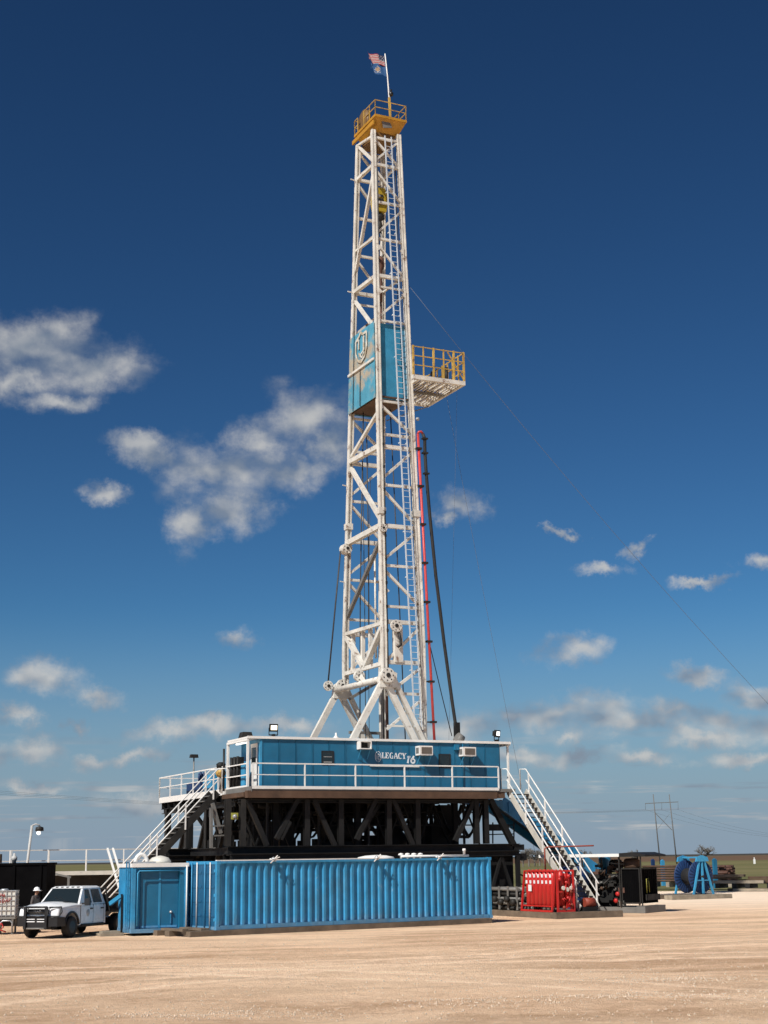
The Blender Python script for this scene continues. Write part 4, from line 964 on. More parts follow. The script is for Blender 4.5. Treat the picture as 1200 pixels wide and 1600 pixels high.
# flags blowing to the left
def flag(name, label, px, w_, h_, slope, kinds):
    nx_, nz_ = 26, 13; mbx = M(); top = P(px[0], px[1], v=5.2)
    for j in range(nz_ + 1):
        for i in range(nx_ + 1):
            s = i / nx_; amp = .10 * s
            mbx.v.append(top + Vector((-.05 - w_ * s * .86, w_ * s * .36 + amp * math.sin(s * 9 + j * .18) * 1.3, -h_ * j / nz_ * (1 - .12 * s) + slope * s + amp * .7 * math.sin(s * 7.0 + j * .1))))
    for j in range(nz_):
        for i in range(nx_):
            a = j * (nx_ + 1) + i; mbx.f.append([a, a + 1, a + nx_ + 2, a + nx_ + 1]); mbx.sm.append(True); mbx.mi.append(kinds(i, j))
    return single(name, label, 'flag', mbx, [FLAGR, FLAGW, FLAGB, FLAGS, FLAGT], base=top)
def us(i, j):
    if i < 10 and j < 7: return 1 if (i % 2 == 1 and j % 2 == 1 and (i * 3 + j) % 4 == 0) else 2
    return 0 if j % 2 == 0 else 1
def state(i, j):
    dx, dy = (i - 13) / 4.2, (j - 6.3) / 3.6; r = dx * dx + dy * dy
    if r < .45: return 4
    if r < 1.0 and (i + 2 * j) % 5 < 2: return 1
    if j == 10 and 8 < i < 19 and i % 2: return 1
    return 3
flag('striped_flag', 'star-spangled flag with red and white stripes flying above the crown', (602.3, 88), .98, .62, .24, us)
flag('blue_flag', 'blue flag with a tan emblem flying below the striped flag', (604.3, 104), .95, .62, .3, state)
# travelling block with hook and swivel hanging on drilling lines
tbz = zy('NL', 300); tu, tv = 9.35, 5.95
tb = thing('travelling_block', 'yellow travelling block with hook hanging inside the top of the mast', 'pulley block', (tu, tv, zy('NL', 335)))
part(tb, 'block_body', M().prism([(-.28, -.6), (.28, -.6), (.36, -.2), (.36, .45), (.2, .75), (-.2, .75), (-.36, .45), (-.36, -.2)], (tu, tv - .3, tbz), (1, 0, 0), (0, 0, 1), (0, .6, 0)), YBLOCK)
for k in (-.17, .05, .27): part(tb, 'sheave_slot', M().box((tu - .2, tv - .335, tbz + k - .07), (tu + .1, tv - .303, tbz + k + .07)), BLACKHOLE)
part(tb, 'hook', M().lathe([(.1, 0), (.24, -.1), (.26, -.35), (.12, -.45), (.14, -.6), (.2, -.8), (.18, -1.0), (.06, -1.1)], (tu, tv, tbz - .6), n=12), DARKST)
part(tb, 'bail', M().path([(tu - .05, tv, tbz - 1.7), (tu - .22, tv, tbz - 2.2), (tu - .18, tv, tbz - 3.0), (tu, tv, tbz - 3.3)], .06), GREYST)
part(tb, 'bail', M().path([(tu + .05, tv, tbz - 1.7), (tu + .22, tv, tbz - 2.2), (tu + .18, tv, tbz - 3.0), (tu, tv, tbz - 3.3)], .06), GREYST)
part(tb, 'swivel', M().lathe([(.06, 0), (.2, -.15), (.24, -.6), (.14, -.8), (.1, -1.4), (.13, -1.5), (.1, -2.6)], (tu, tv, tbz - 3.1), n=12), PIPEBR)
part(tb, 'kelly', M().tube((tu, tv, tbz - 5.6), (tu + .05, tv, ZF + .4), .075, 8), PIPEBR)
for k in (-.22, -.08, .08, .22): part(tb, 'drill_line', M().tube((tu + k, tv, tbz + .6), (tu + k, tv, zc - .6), .016, 5), CABLE)
# loose lines inside the mast
def line(label, pts, r, cat='cable', name='wire_rope', m=CABLE):
    return single(name, label, cat, M().path(pts, r, 6), m, base=pts[0])
line('dark rope hanging inside the mast along the far left leg', [(8.75, 7.0, zb2), (8.6, 7.3, 16), (8.6, 7.6, ZF + .02)], .03)
line('dark rope hanging in the middle of the mast below the wind walls', [(9.0, 5.6, zb2), (8.95, 5.6, 16), (9.0, 5.5, ZF + .02)], .035)
line('dark rope hanging inside the mast behind the ladder', [(9.85, 6.0, zb2), (10.0, 5.7, 17), (10.2, 5.4, ZF + .02)], .03)
line('thin wire hanging inside the mast between the ropes', [(9.2, 7.2, 22.0), (9.05, 7.3, 15), (9.0, 7.3, ZF + .02)], .015)
line('white pipe hanging inside the mast above the K frame', [(8.75, 5.8, 18.0), (8.75, 5.8, 12.4)], .05, 'pipe', 'hanging_pipe', CREAM)
for k_, (u_, v_, z0_, z1_, r_, lb_) in enumerate(((8.62, 4.6, 38.5, 30.0, .035, 'dark tong line inside the upper mast beside the near left leg'), (9.9, 5.0, 39.0, 31.0, .02, 'thin tugger line inside the upper mast beside the ladder'),
        (8.95, 7.6, 24.8, 6.0, .02, 'thin tugger line behind the K frame of the mast'), (9.6, 6.4, 24.8, 6.0, .025, 'drilling line running down the centre of the mast'), (8.6, 6.3, 24.8, 12.5, .03, 'dark tong line ending above the K frame'), (9.75, 7.4, 24.8, 6.0, .02, 'thin line down the rear right of the mast'))):
    line(lb_, [(u_, v_, z0_), (u_ + .03, v_, (z0_ + z1_) / 2), (u_, v_, z1_)], r_)
for z in (15.5, 21.0, 24.0, 31.5, 34.0, 37.0):
    p = leg('NL', z); part(mast, 'gusset', M().prism([(0, -.22), (.26, 0), (0, .22)], p + Vector((.05, -.14, 0)), (1, 0, 0), (0, 0, 1), (0, .03, 0)), CREAM)
    p = leg('NR', z); part(mast, 'gusset', M().prism([(0, -.22), (-.26, 0), (0, .22)], p + Vector((-.05, -.14, 0)), (1, 0, 0), (0, 0, 1), (0, .03, 0)), CREAM)
for yy in (283, 458, 760, 910):
    p = leg('FL', zy('FL', yy)); part(mast, 'peg', M().beam(p + Vector((-.1, 0, 0)), p + Vector((-.42, -.05, .02)), .05), CREAM)
for i in range(9):
    p = leg('NL', 13.5 + i * 1.2); part(mast, 'cable_clip', M().cbox(p + Vector((.13, -.18, 0)), (.09, .06, .14)), DARKST)
part(mast, 'cable_bundle', M().path([leg('NL', 11.5) + Vector((.13, -.17, 0)), leg('NL', 18) + Vector((.13, -.17, 0)), leg('NL', 25) + Vector((.13, -.17, 0))], .035), DARKST)
pa = leg('FL', zy('FL', 862)) + Vector((-.42, 0, 0)); line('dark raising line from the far leg hub to the A-frame', [pa, lerp(pa, aF + Vector((-.6, 0, .3)), .5) + Vector((0, 0, -.05)), aF + Vector((-.6, 0, .2))], .04)
hub(aF + Vector((-.62, -.1, .12)), .26, .1)
part(mast, 'sheave_arm', M().beam(aF + Vector((-.62, -.02, .12)), aF + Vector((-.2, 0, 0)), .1), CREAM)
# rotary hose
h0 = s1 + Vector((.26, -.05, .02)); hb = P(713, 1140, v=4.2)
pts = [h0, h0 + Vector((.1, 0, -.25)), P(664, 708, v=4.0), P(666, 740, v=4.0), P(671, 800, v=4.05), P(681, 900, v=4.1), P(694, 1005, v=4.15), P(707, 1100, v=4.2), hb, Vector((hb.x + .1, 4.2, ZF + .03))]
ho = thing('rotary_hose', 'thick black rotary hose sagging from the red standpipe to the floor', 'hose', Vector((hb.x, 4.2, ZF)))
part(ho, 'hose', M().path(pts, .085, 10), RUBBER)
for f in (2, 3, 1): part(ho, 'hose_clamp', M().cbox(pts[f], (.3, .2, .08)), DARKST)
part(ho, 'end_fitting', M().cbox(hb + Vector((.03, 0, .0)), (.26, .22, .7)), BLACKST)
line('thin dark line from the red standpipe down to the hose end', [P(671, 1005, v=4.3), P(690, 1085, v=4.3), P(706, 1150, v=4.3)], .022)
# guy lines
def guy(label, a, b_, sag, r=.014):
    a = Vector(a); b_ = Vector(b_); pts = [lerp(a, b_, i / 14) + Vector((0, 0, -4 * sag * (i / 14) * (1 - i / 14))) for i in range(15)]
    single('guy_line', label, 'guy line', M().path(pts, r, 5), WIRE, base=a)
ga = leg('NR', zy('NR', 445)) + Vector((.2, 0, 0)); 
guy('long sagging guy line from the racking board level to the ground beyond the reel', ga, P(1500, 1404, z=0.02), 1.2, .010)
guy('thin guy line from the racking board falling just beside the hose', (12.9, 4.2, zb_ - .1), (13.0, 6.5, ZF + .03), .12, .006)
guy('thin guy line from the racking board to the ground behind the stairs', (12.95, 5.5, zb_ - .1), (18.6, 6.5, 0.0), .5, .008)
# rig floor machinery behind the rails
dw = thing('drawworks', 'blue drawworks cabinet with dark guards on the rear of the rig floor', 'machine', (3, 11, ZF))
part(dw, 'cabinet', M().box((1.0, 8.3, ZF + .005), (2.2, 9.6, ZF + 1.0)), LBLUE)
part(dw, 'cabinet', M().box((2.3, 7.0, ZF + .005), (4.6, 8.6, ZF + .7)), DBLUE)
part(dw, 'engine_block', M().box((1.0, 10.0, ZF + .005), (2.4, 12.2, ZF + .75)), RBLUE)
for i in range(4): part(dw, 'exhaust', M().tube((1.0 + .12 * i, 10.2 + i * .12, ZF + .75), (1.0 + .12 * i, 10.2 + i * .12, ZF + 1.15 + .08 * (i % 2)), .06, 8), RBLUE)
tl = thing('light_pole', 'small dark lamp on a thin pole behind the stair rails', 'lamp post', P(303, 1240, v=9.0))
q0 = P(302, 1236, v=9.0); q0.z = ZF; q1 = P(303, 1184, v=9.0)
part(tl, 'pole', M().tube(q0, q1, .035, 8), GREYST); part(tl, 'lamp_head', M().prism([(-.2, 0), (.2, 0), (.17, .16), (-.17, .16)], q1 + Vector((0, -.12, 0)), (1, 0, 0), (0, 0, 1), (0, .24, 0)), DARKST)
ah = thing('air_hoist', 'small tan air hoist with a dark cap beside the doghouse porch', 'hoist', (0.62, 4.9, ZF))
q = P(345, 1208, v=4.9)
part(ah, 'post', M().tube((q.x, 4.9, ZF), (q.x, 4.9, q.z - .1), .07, 8), GREYST); part(ah, 'drum', M().lathe([(.08, -.2), (.2, -.15), (.16, 0), (.2, .15), (.08, .2)], q, (0, 1, 0), 14), YRAIL)
part(ah, 'cap', M().lathe([(.06, .18), (.2, .24), (.22, .42), (.1, .5)], q, n=12), BLACKST)
tk = P(350, 1170, v=4.2); single('pipe_stub', 'thin dark pipe standing behind the white porch post', 'pipe', M().tube((tk.x, 4.2, ZF), (tk.x, 4.2, tk.z), .05, 8), BLACKST, base=(tk.x, 4.2, ZF))

# ------------------------------------------------------------------ shipping container (front) on timber skids
def atY(x, y, Y):
    d = ray(x, y); return CPOS + d * (Y / d.y)
CA = R(36.4); CL, CW, CH, CZ = 12.8, 2.2, 2.40, 0.19
def frame3(o, ang):
    return lambda x, y, z: Vector(o) + Vector((math.cos(ang), math.sin(ang), 0)) * x + Vector((-math.sin(ang), math.cos(ang), 0)) * y + Vector((0, 0, z))
CO = Vector((-6.16, 55.3, 0))
c1 = thing('shipping_container', 'long corrugated blue shipping container with white pipe fittings on its roof', 'container', CO, rig=False, rotz=CA)
def corr(L, h0, h1, pitch=0.318, depth=0.085, y=0.0):
    mb_ = M(); n = int(L / pitch); pitch = L / n; pts = []
    for i in range(n):
        x = i * pitch
        pts += [(x, 0), (x + pitch * .30, 0), (x + pitch * .46, depth), (x + pitch * .84, depth)]
    pts.append((L, 0))
    for p, q in zip(pts[:-1], pts[1:]):
        mb_.add([(p[0], y + p[1], h0), (q[0], y + q[1], h0), (q[0], y + q[1], h1), (p[0], y + p[1], h1)], [(0, 1, 2, 3)])
    return mb_
mbx = corr(CL - .24, CZ + .16, CZ + CH - .1, y=.03)
for v_ in mbx.v: v_.x += .12
part(c1, 'side_wall', mbx, CBLUE)
mbx = corr(CL - .24, CZ + .16, CZ + CH - .1, y=0)
for v_ in mbx.v: v_.x += .12; v_.y = CW - .03 - v_.y
part(c1, 'side_wall', mbx, CBLUE)
part(c1, 'end_wall', M().box((CL - .06, .1, CZ + .1), (CL - .03, CW - .1, CZ + CH - .1)), CBLUE)
part(c1, 'roof_panel', M().box((.1, .06, CZ + CH - .06), (CL - .1, CW - .06, CZ + CH - .02)), ALU)
for x in (0, CL - .12):
    for y in (0, CW - .12):
        cp_ = part(c1, 'corner_post', M().box((x, y, CZ + .12), (x + .12, y + .12, CZ + CH - .12)), CBLUE)
        for z in (CZ, CZ + CH - .12): part(cp_, 'corner_casting', M().box((x - .004, y - .004, z), (x + .16, y + .16, z + .118)), CBLUE)
for y in (0, CW - .07):
    part(c1, 'bottom_rail', M().box((.16, y, CZ + .01), (CL - .16, y + .07, CZ + .155)), CBLUE)
    part(c1, 'top_rail', M().box((.16, y, CZ + CH - .095), (CL - .16, y + .07, CZ + CH - .01)), CBLUE)
for z in (CZ + .01, CZ + CH - .12):
    part(c1, 'end_rail', M().box((.01, .16, z), (.1, CW - .16, z + .11)), CBLUE)
for k in (0, 1):
    y0 = .14 + k * (CW - .28) / 2; y1 = y0 + (CW - .28) / 2 - .01
    dr = part(c1, 'door', M().box((.03, y0, CZ + .125), (.07, y1, CZ + CH - .125)), SHADEBLUE)
    for i in range(4): part(dr, 'door_rib', M().box((.012, y0 + .04, CZ + .45 + i * .5), (.03, y1 - .04, CZ + .52 + i * .5)), SHADEBLUE)
    for f in (.3, .7):
        y = y0 + (y1 - y0) * f; part(dr, 'locking_rod', M().tube((-.03, y, CZ + .05), (-.03, y, CZ + CH - .05), .022, 8), RAILW if f < .5 else CBLUE)
    for i in range(3): part(dr, 'hinge', M().box((-.01, (y0 if k == 0 else y1) - .05, CZ + .3 + i * .85), (.029, (y0 if k == 0 else y1) + .05, CZ + .4 + i * .85)), LBLUE)
def cx_at(px, y=0.0, z=CZ + CH):
    # distance along the container front for a photo column
    for i in range(400):
        x = CL * i / 400
        p = CO + Vector((math.cos(CA), math.sin(CA), 0)) * x + Vector((0, 0, z))
        if proj(p)[0] >= px: return x
    return CL
zt_ = CZ + CH - .02
part(c1, 'roof_pipe', M().tube((cx_at(630), .12, zt_ + .09), (cx_at(735), .12, zt_ + .09), .045, 8), WHITE)
part(c1, 'roof_pipe', M().box((cx_at(336), .0, zt_ + .012), (cx_at(600), .1, zt_ + .05)), WHITE)
for px in (636, 646, 656, 666): 
    x = cx_at(px); part(c1, 'mushroom_vent', M().lathe([(.04, 0), (.04, .12), (.12, .15), (.09, .2), (.02, .22)], (x, .4, zt_), n=12), WHITE)
x = cx_at(608); part(c1, 'roof_hatch', M().lathe([(.75, 0), (.7, .08), (.4, .14), (.05, .16)], (x, .9, zt_), n=20), WHITE)
x = cx_at(728); part(c1, 'mushroom_vent', M().lathe([(.05, 0), (.05, .14), (.08, .16), (.06, .24)], (x, .12, zt_ + .13), n=10), WHITE)
for px in (424, 585, 683):
    x = cx_at(px); bk = part(c1, 'valve_arm', M().beam((x, .1, zt_ + .06), (x + .02, -.16, zt_ + .05), .05), WHITE)
    for a in range(5):
        t_ = a * 1.3; part(bk, 'handle', M().beam((x + .02, -.16, zt_ + .05), (x + .02 + .2 * math.cos(t_), -.2 - .1 * math.sin(t_), zt_ + .05 + .14 * math.sin(t_ + .6)), .03), WHITE)
    part(bk, 'valve', M().lathe([(.05, -.08), (.09, 0), (.05, .08)], (x + .02, -.1, zt_ + .05), (0, 1, 0), 8), GALV)
skm = meshdata('skid_timber', M().box((-.5, -.5, -.5), (.5, .5, .5)), WOOD)
sk = thing('timber_skid', 'weathered timber skid beams under the corrugated container', 'skid', CO + Vector((0, 0, 0)), rig=False, rotz=CA)
for i, y in enumerate((.03, 1.1, CW - .2)):
    inst(sk, 'beam', skm, (CL / 2 - .62 - (.25 if i else 0), y, CZ / 2 - .003), (0, 0, 0), (CL + 1.0, .34, CZ))
inst(sk, 'beam', skm, (-1.15, .95, CZ + .04), (0, 0, R(90)), (1.6, .24, .08))
inst(sk, 'beam', skm, (-.35, .95, CZ + .04), (0, 0, R(90)), (1.6, .34, .08))
# ------------------------------------------------------------------ blue tool house beside it
TA = R(25); TO = Vector((-9.27, 55.84, 0)); TW, TD, TH_, TZ = 2.1, 1.9, 2.44, 0.10
th = thing('tool_house', 'short blue tool house with a recessed double door and white roof edge', 'container', TO, rig=False, rotz=TA)
rc = .13
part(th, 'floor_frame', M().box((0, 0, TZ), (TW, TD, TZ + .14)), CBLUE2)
part(th, 'side_wall', M().box((0.02, .3, TZ + .142), (.06, TD - .02, TZ + TH_ - .14)), CBLUE)  # brighter blue than the front, sunlight painted into this side
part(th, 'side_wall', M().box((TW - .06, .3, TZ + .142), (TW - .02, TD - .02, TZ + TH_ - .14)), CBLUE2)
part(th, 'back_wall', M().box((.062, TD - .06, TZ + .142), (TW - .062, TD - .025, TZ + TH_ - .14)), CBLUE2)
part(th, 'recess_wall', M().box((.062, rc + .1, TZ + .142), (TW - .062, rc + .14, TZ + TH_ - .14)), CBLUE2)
for x0, x1 in ((0, .13), (TW - .13, TW)): part(th, 'corner_post', M().box((x0, 0, TZ + .142), (x1, .16, TZ + TH_ - .14)), CBLUE)
part(th, 'jamb', M().add([(.132, .02, TZ + .142), (.36, rc + .095, TZ + .142), (.33, rc + .098, TZ + .142), (.132, .06, TZ + .142), (.132, .02, TZ + TH_ - .2), (.36, rc + .095, TZ + TH_ - .2), (.33, rc + .098, TZ + TH_ - .2), (.132, .06, TZ + TH_ - .2)], [(0, 3, 2, 1), (4, 5, 6, 7), (0, 1, 5, 4), (1, 2, 6, 5), (2, 3, 7, 6), (3, 0, 4, 7)]), CBLUE)
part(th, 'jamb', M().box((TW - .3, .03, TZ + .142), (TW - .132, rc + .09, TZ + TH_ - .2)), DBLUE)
for k in (0, 1):
    x0 = .38 + k * .71; dr = part(th, 'door_leaf', M().box((x0, rc + .06, TZ + .16), (x0 + .70, rc + .098, TZ + TH_ - .22)), DBLUE)  # leaves in a darker blue, shade on the front painted in
    part(dr, 'door_edge', M().box((x0 + (.0 if k else .67), rc + .04, TZ + .16), (x0 + (.03 if k else .70), rc + .06, TZ + TH_ - .22)), LBLUE)
    part(dr, 'bottom_plate', M().box((x0 + .02, rc + .05, TZ + .17), (x0 + .66, rc + .06, TZ + .24)), CBLUE)
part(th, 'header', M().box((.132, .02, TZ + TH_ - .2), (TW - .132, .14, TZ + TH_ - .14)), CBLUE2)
part(th, 'roof_edge', M().box((-.02, -.03, TZ + TH_ - .138), (TW + .02, TD + .02, TZ + TH_)), WHITE)
part(th, 'door_handle', M().lathe([(.05, 0), (.06, .05), (.02, .1)], (.38 + .71 + .42, rc + .06, TZ + .7), (0, -1, 0), 10), GALV)
part(th, 'door_handle', M().beam((.38 + .71 + .42, rc + .03, TZ + .68), (.38 + .71 + .42, rc + .03, TZ + .3), .03), CBLUE2)
part(th, 'conduit', M().path([(.2, -.02, TZ + .25), (.2, -.02, TZ + TH_ - .34), (.26, -.02, TZ + TH_ - .27), (TW - .28, -.02, TZ + TH_ - .27)], .025), LBLUE)
part(th, 'drain_pipe', M().tube((TW - .06, -.03, TZ + .05), (TW - .06, -.03, TZ + TH_ - .1), .028, 8), RAILW)
ld = part(th, 'ladder', M().beam((-.05, .28, TZ), (-.05, .28, TZ + TH_ + .05), .035).beam((-.05, .62, TZ), (-.05, .62, TZ + TH_ + .05), .035), CBLUE2)
for i in range(8): part(ld, 'rung', M().tube((-.05, .3, TZ + .25 + i * .28), (-.05, .6, TZ + .25 + i * .28), .014, 6), CBLUE2)
part(th, 'side_brace', M().beam((-.04, 1.15, TZ), (-.04, 1.2, TZ + 1.35), .06), BLACKST); part(th, 'side_brace', M().beam((-.04, 1.25, TZ + 1.3), (-.3, 1.85, TZ + 1.0), .1, .14), LBLUE)
part(th, 'roof_vent', M().path([(.55 + .22 * math.cos(t_), .8, TZ + TH_ + .02 + .30 * math.sin(t_)) for t_ in [R(a) for a in range(0, 181, 15)]], .075, 10), WHITE)
part(th, 'roof_vent', M().lathe([(.42, 0), (.40, .1), (.3, .2), (.1, .26), (.02, .27)], (1.35, 1.1, TZ + TH_), n=18), PVCW)
part(th, 'roof_pipe', M().beam((.1, .3, TZ + TH_ + .03), (.95, .3, TZ + TH_ + .03), .06), GALV)
single('timber_plank', 'short grey timber plank beside the tool house ladder', 'plank', M().box((-.95, .6, .005), (-.1, 2.3, .1)).box((-.85, .7, .102), (-.2, 1.2, .17)), WOODL, base=TO, rig=False, rotz=TA)
# ------------------------------------------------------------------ pickup truck
def truck():
    tr = thing('pickup_truck', 'white crew cab pickup truck with a black grille guard and flatbed', 'pickup', (-12.14, 55.7, 0), rig=False, rotz=math.atan2(-.95, -.325))
    tr.scale = (.96, .96, .96)
    def arc(cx, cz, r, a0, a1, n): return [(cx + r * math.cos(R(a0 + (a1 - a0) * i / n)), cz + r * math.sin(R(a0 + (a1 - a0) * i / n))) for i in range(n + 1)]
    prof = [(-2.5, .44), (-2.5, 1.17), (-.62, 1.19), (-.2, 1.2), (.62, 1.14), (.82, 1.06), (.88, .9), (.88, .56)] + arc(0, .40, .50, 18, 168, 12) + [(-.52, .42)]
    prof = prof[::-1]
    bm = bmesh.new(); W_ = .90
    va = [bm.verts.new((x, -W_, z)) for x, z in prof]; vb = [bm.verts.new((x, W_, z)) for x, z in prof]; n = len(prof)
    for i in range(n): bm.faces.new((va[i], va[(i + 1) % n], vb[(i + 1) % n], vb[i]))
    fa = bm.faces.new(va[::-1]); fb = bm.faces.new(vb)
    bmesh.ops.recalc_face_normals(bm, faces=bm.faces)
    eds = [e for e in bm.edges if all(abs(abs(v.co.y) - W_) < 1e-4 for v in e.verts) and (e.verts[0].co.y * e.verts[1].co.y > 0) and min(v.co.z for v in e.verts) > .85]
    bmesh.ops.bevel(bm, geom=eds, offset=.09, segments=3, affect='EDGES', profile=.6)
    # narrow the nose in plan
    for v in bm.verts:
        if v.co.x > .1: v.co.y *= 1 - .10 * ((v.co.x - .1) / .78) ** 2
    me = bpy.data.meshes.new('body'); bm.to_mesh(me); bm.free(); me.materials.append(TWHITE)
    for p in me.polygons: p.use_smooth = abs(p.normal.y) < .98 and p.normal.z > -.2 and p.area < .9
    bo = bpy.data.objects.new('body', me); COL.objects.link(bo); bo.parent = tr; BASE[bo.name] = Vector((0, 0, 0))
    # bonnet with a raised centre
    hd = M(); secs = []
    for x, z, w, r in ((-.62, 1.2, .82, .06), (-.2, 1.2, .82, .09), (.3, 1.17, .78, .1), (.66, 1.12, .72, .08), (.84, 1.02, .68, .05)):
        secs.append([(x, w * f, z + r * g) for f, g in ((-1, -.25), (-.9, .35), (-.55, .7), (-.42, 1.0), (0, 1.15), (.42, 1.0), (.55, .7), (.9, .35), (1, -.25))])
    vv = [p for s_ in secs for p in s_]; k = 9
    hd.add(vv, [(i * k + j, i * k + j + 1, (i + 1) * k + j + 1, (i + 1) * k + j) for i in range(len(secs) - 1) for j in range(k - 1)], True)
    hd.add([secs[-1][j] for j in range(k)] + [(.86, -.66, .95), (.86, .66, .95)], [(8, 7, 6, 5, 4, 3, 2, 1, 0, 9, 10)])
    part(tr, 'bonnet', hd, TWHITE)
    part(tr, 'bonnet_scoop', M().box((-.5, .28, 1.262), (-.2, .5, 1.30)).box((-.5, -.5, 1.262), (-.2, -.28, 1.30)), TBLACK)
    # cab
    b4 = [(-.58, -.86, 1.18), (-.58, .86, 1.18), (-2.5, .88, 1.17), (-2.5, -.88, 1.17)]
    t4 = [(-1.12, -.68, 1.76), (-1.12, .68, 1.76), (-2.36, .69, 1.77), (-2.36, -.69, 1.77)]
    part(tr, 'cab', M().add(b4 + t4, [(0, 1, 5, 4), (1, 2, 6, 5), (2, 3, 7, 6), (3, 0, 4, 7), (4, 5, 6, 7), (3, 2, 1, 0)]), TWHITE)
    part(tr, 'roof', M().add([(-1.08, -.69, 1.755), (-1.08, .69, 1.755), (-2.4, .7, 1.765), (-2.4, -.7, 1.765), (-1.25, -.58, 1.83), (-1.25, .58, 1.83), (-2.3, .6, 1.83), (-2.3, -.6, 1.83)], [(0, 1, 5, 4), (1, 2, 6, 5), (2, 3, 7, 6), (3, 0, 4, 7), (4, 5, 6, 7)]), TWHITE)
    def pane(nm, quad, inset, out, m=GLASS):
        q = [Vector(p) for p in quad]; c = sum(q, Vector()) / len(q); nrm = (q[1] - q[0]).cross(q[-1] - q[0]).normalized()
        if nrm.dot(Vector(out)) < 0: nrm = -nrm
        lo = [c + (p - c) * inset + nrm * .004 for p in q]; hi = [p + nrm * .008 for p in lo]; n_ = len(q)
        return part(tr, nm, M().add(lo + hi, [list(range(n_, 2 * n_))] + [(i, (i + 1) % n_, n_ + (i + 1) % n_, n_ + i) for i in range(n_)]), m)
    pane('windscreen', [b4[0], b4[1], t4[1], t4[0]], .90, (1, 0, .5))
    for s in (1, -1):
        def L(f, g): 
            a = lerp((-.58, .86 * s, 1.18), (-2.5, .88 * s, 1.17), f); b_ = lerp((-1.12, .68 * s, 1.76), (-2.36, .69 * s, 1.77), max(0, min(1, (a.x + 1.12) / -1.24))); b_.x = max(min(a.x, -1.12), -2.36)
            return lerp(a, b_, g)
        pane('door_window', [lerp((-.95, .865 * s, 1.2), (-1.25, .69 * s, 1.75), .08), Vector((-1.5, .866 * s, 1.2)), Vector((-1.5, .70 * s, 1.72)), Vector((-1.2, .70 * s, 1.72))], .95, (0, s, .3))
        pane('door_window', [Vector((-1.6, .866 * s, 1.2)), Vector((-2.3, .868 * s, 1.2)), Vector((-2.24, .70 * s, 1.72)), Vector((-1.6, .70 * s, 1.72))], .94, (0, s, .3))
        for nm, x0, x1 in (('door', -.62, -1.54), ('door', -1.555, -2.34)):
            d_ = part(tr, nm, M().prism([(x0, .52), (x0, 1.09), (x1, 1.09), (x1, .52)], (0, .901 * s, 0), (1, 0, 0), (0, 0, 1), (0, .012 * s, 0)), TWHITE)
            part(d_, 'door_handle', M().box((x1 + .06, min(.914 * s, .95 * s), .98), (x1 + .24, max(.914 * s, .95 * s), 1.03)), TBLACK)
            if x0 > -1: part(d_, 'door_emblem', M().lathe([(.02, 0), (.13, 0), (.13, .003), (.02, .003)], (-1.15, .9135 * s, .86), (0, s, 0), 16), GREYRAIL)
        mr_ = part(tr, 'mirror', M().cbox((-.78, 1.1 * s, 1.26), (.1, .22, .26)), TBLACK); part(mr_, 'mirror_arm', M().beam((-.8, .86 * s, 1.2), (-.78, 1.0 * s, 1.22), .05), TBLACK)
        hl = part(tr, 'headlight', M().add([(.80, .44 * s, .98), (.66, .835 * s, .98), (.66, .835 * s, 1.1), (.78, .48 * s, 1.1), (.87, .44 * s, .9), (.72, .82 * s, .9)], [(0, 1, 2, 3), (4, 5, 1, 0)] if s > 0 else [(3, 2, 1, 0), (0, 1, 5, 4)]), LENS)
        part(hl, 'bezel', M().path([(.885, .42 * s, .89), (.74, .84 * s, .89), (.68, .85 * s, 1.12), (.80, .46 * s, 1.12), (.885, .42 * s, .89)], .022), TBLACK)
        part(hl, 'reflector', M().lathe([(.02, 0), (.06, .01), (.065, .03)], (.80, .64 * s, 1.0), (.85, .5 * s, 0), 10), CHROME)
        part(tr, 'wheel_flare', M().path([(p[0], .9 * s, p[1]) for p in arc(0, .40, .52, 5, 172, 12)], .045), TBLACK)
        part(tr, 'inner_arch', M().box((-.5, min(.35 * s, .6 * s), .3), (.5, max(.35 * s, .6 * s), .86)), TBLACK)
        part(tr, 'side_step', M().tube((-.65, .92 * s, .42), (-2.3, .92 * s, .42), .05, 8), TBLACK)
        for wx in (0, -3.5):
            y0 = .80 * s
            ty = part(tr, 'wheel', M().lathe([(.22, -.13), (.36, -.13), (.385, -.09), (.385, .09), (.36, .13), (.22, .13)], (wx, y0, .385), (0, s, 0), 28), RUBBER)
            part(ty, 'rim', M().lathe([(.05, .02), (.2, .04), (.225, .125), (.215, .135)], (wx, y0, .385), (0, s, 0), 20), TBLACK if wx == 0 else GREYST)
            part(ty, 'wheel_spokes', M().add([p for a in range(8) for p in ((wx + .07 * math.cos(a * .785 - .2), y0 + .105 * s, .385 + .07 * math.sin(a * .785 - .2)), (wx + .21 * math.cos(a * .785 - .12), y0 + .128 * s, .385 + .21 * math.sin(a * .785 - .12)), (wx + .21 * math.cos(a * .785 + .12), y0 + .128 * s, .385 + .21 * math.sin(a * .785 + .12)), (wx + .07 * math.cos(a * .785 + .2), y0 + .105 * s, .385 + .07 * math.sin(a * .785 + .2)))], [(a * 4, a * 4 + 1, a * 4 + 2, a * 4 + 3) for a in range(8)]), GREYST)
            part(ty, 'hub_cap', M().lathe([(.08, .04), (.075, .09), (.02, .1)], (wx, y0, .385), (0, s, 0), 12), GREYST)
    # nose: grille, guard, bumper
    part(tr, 'grille', M().box((.86, -.42, .86), (.90, .42, 1.06)), TBLACK)
    gl = M()
    def st(x0, z0, x1, z1): gl.beam((.907, x0, z0), (.907, x1, z1), .022, .01, up=(1, 0, 0))
    z0, z1 = .925, 1.0
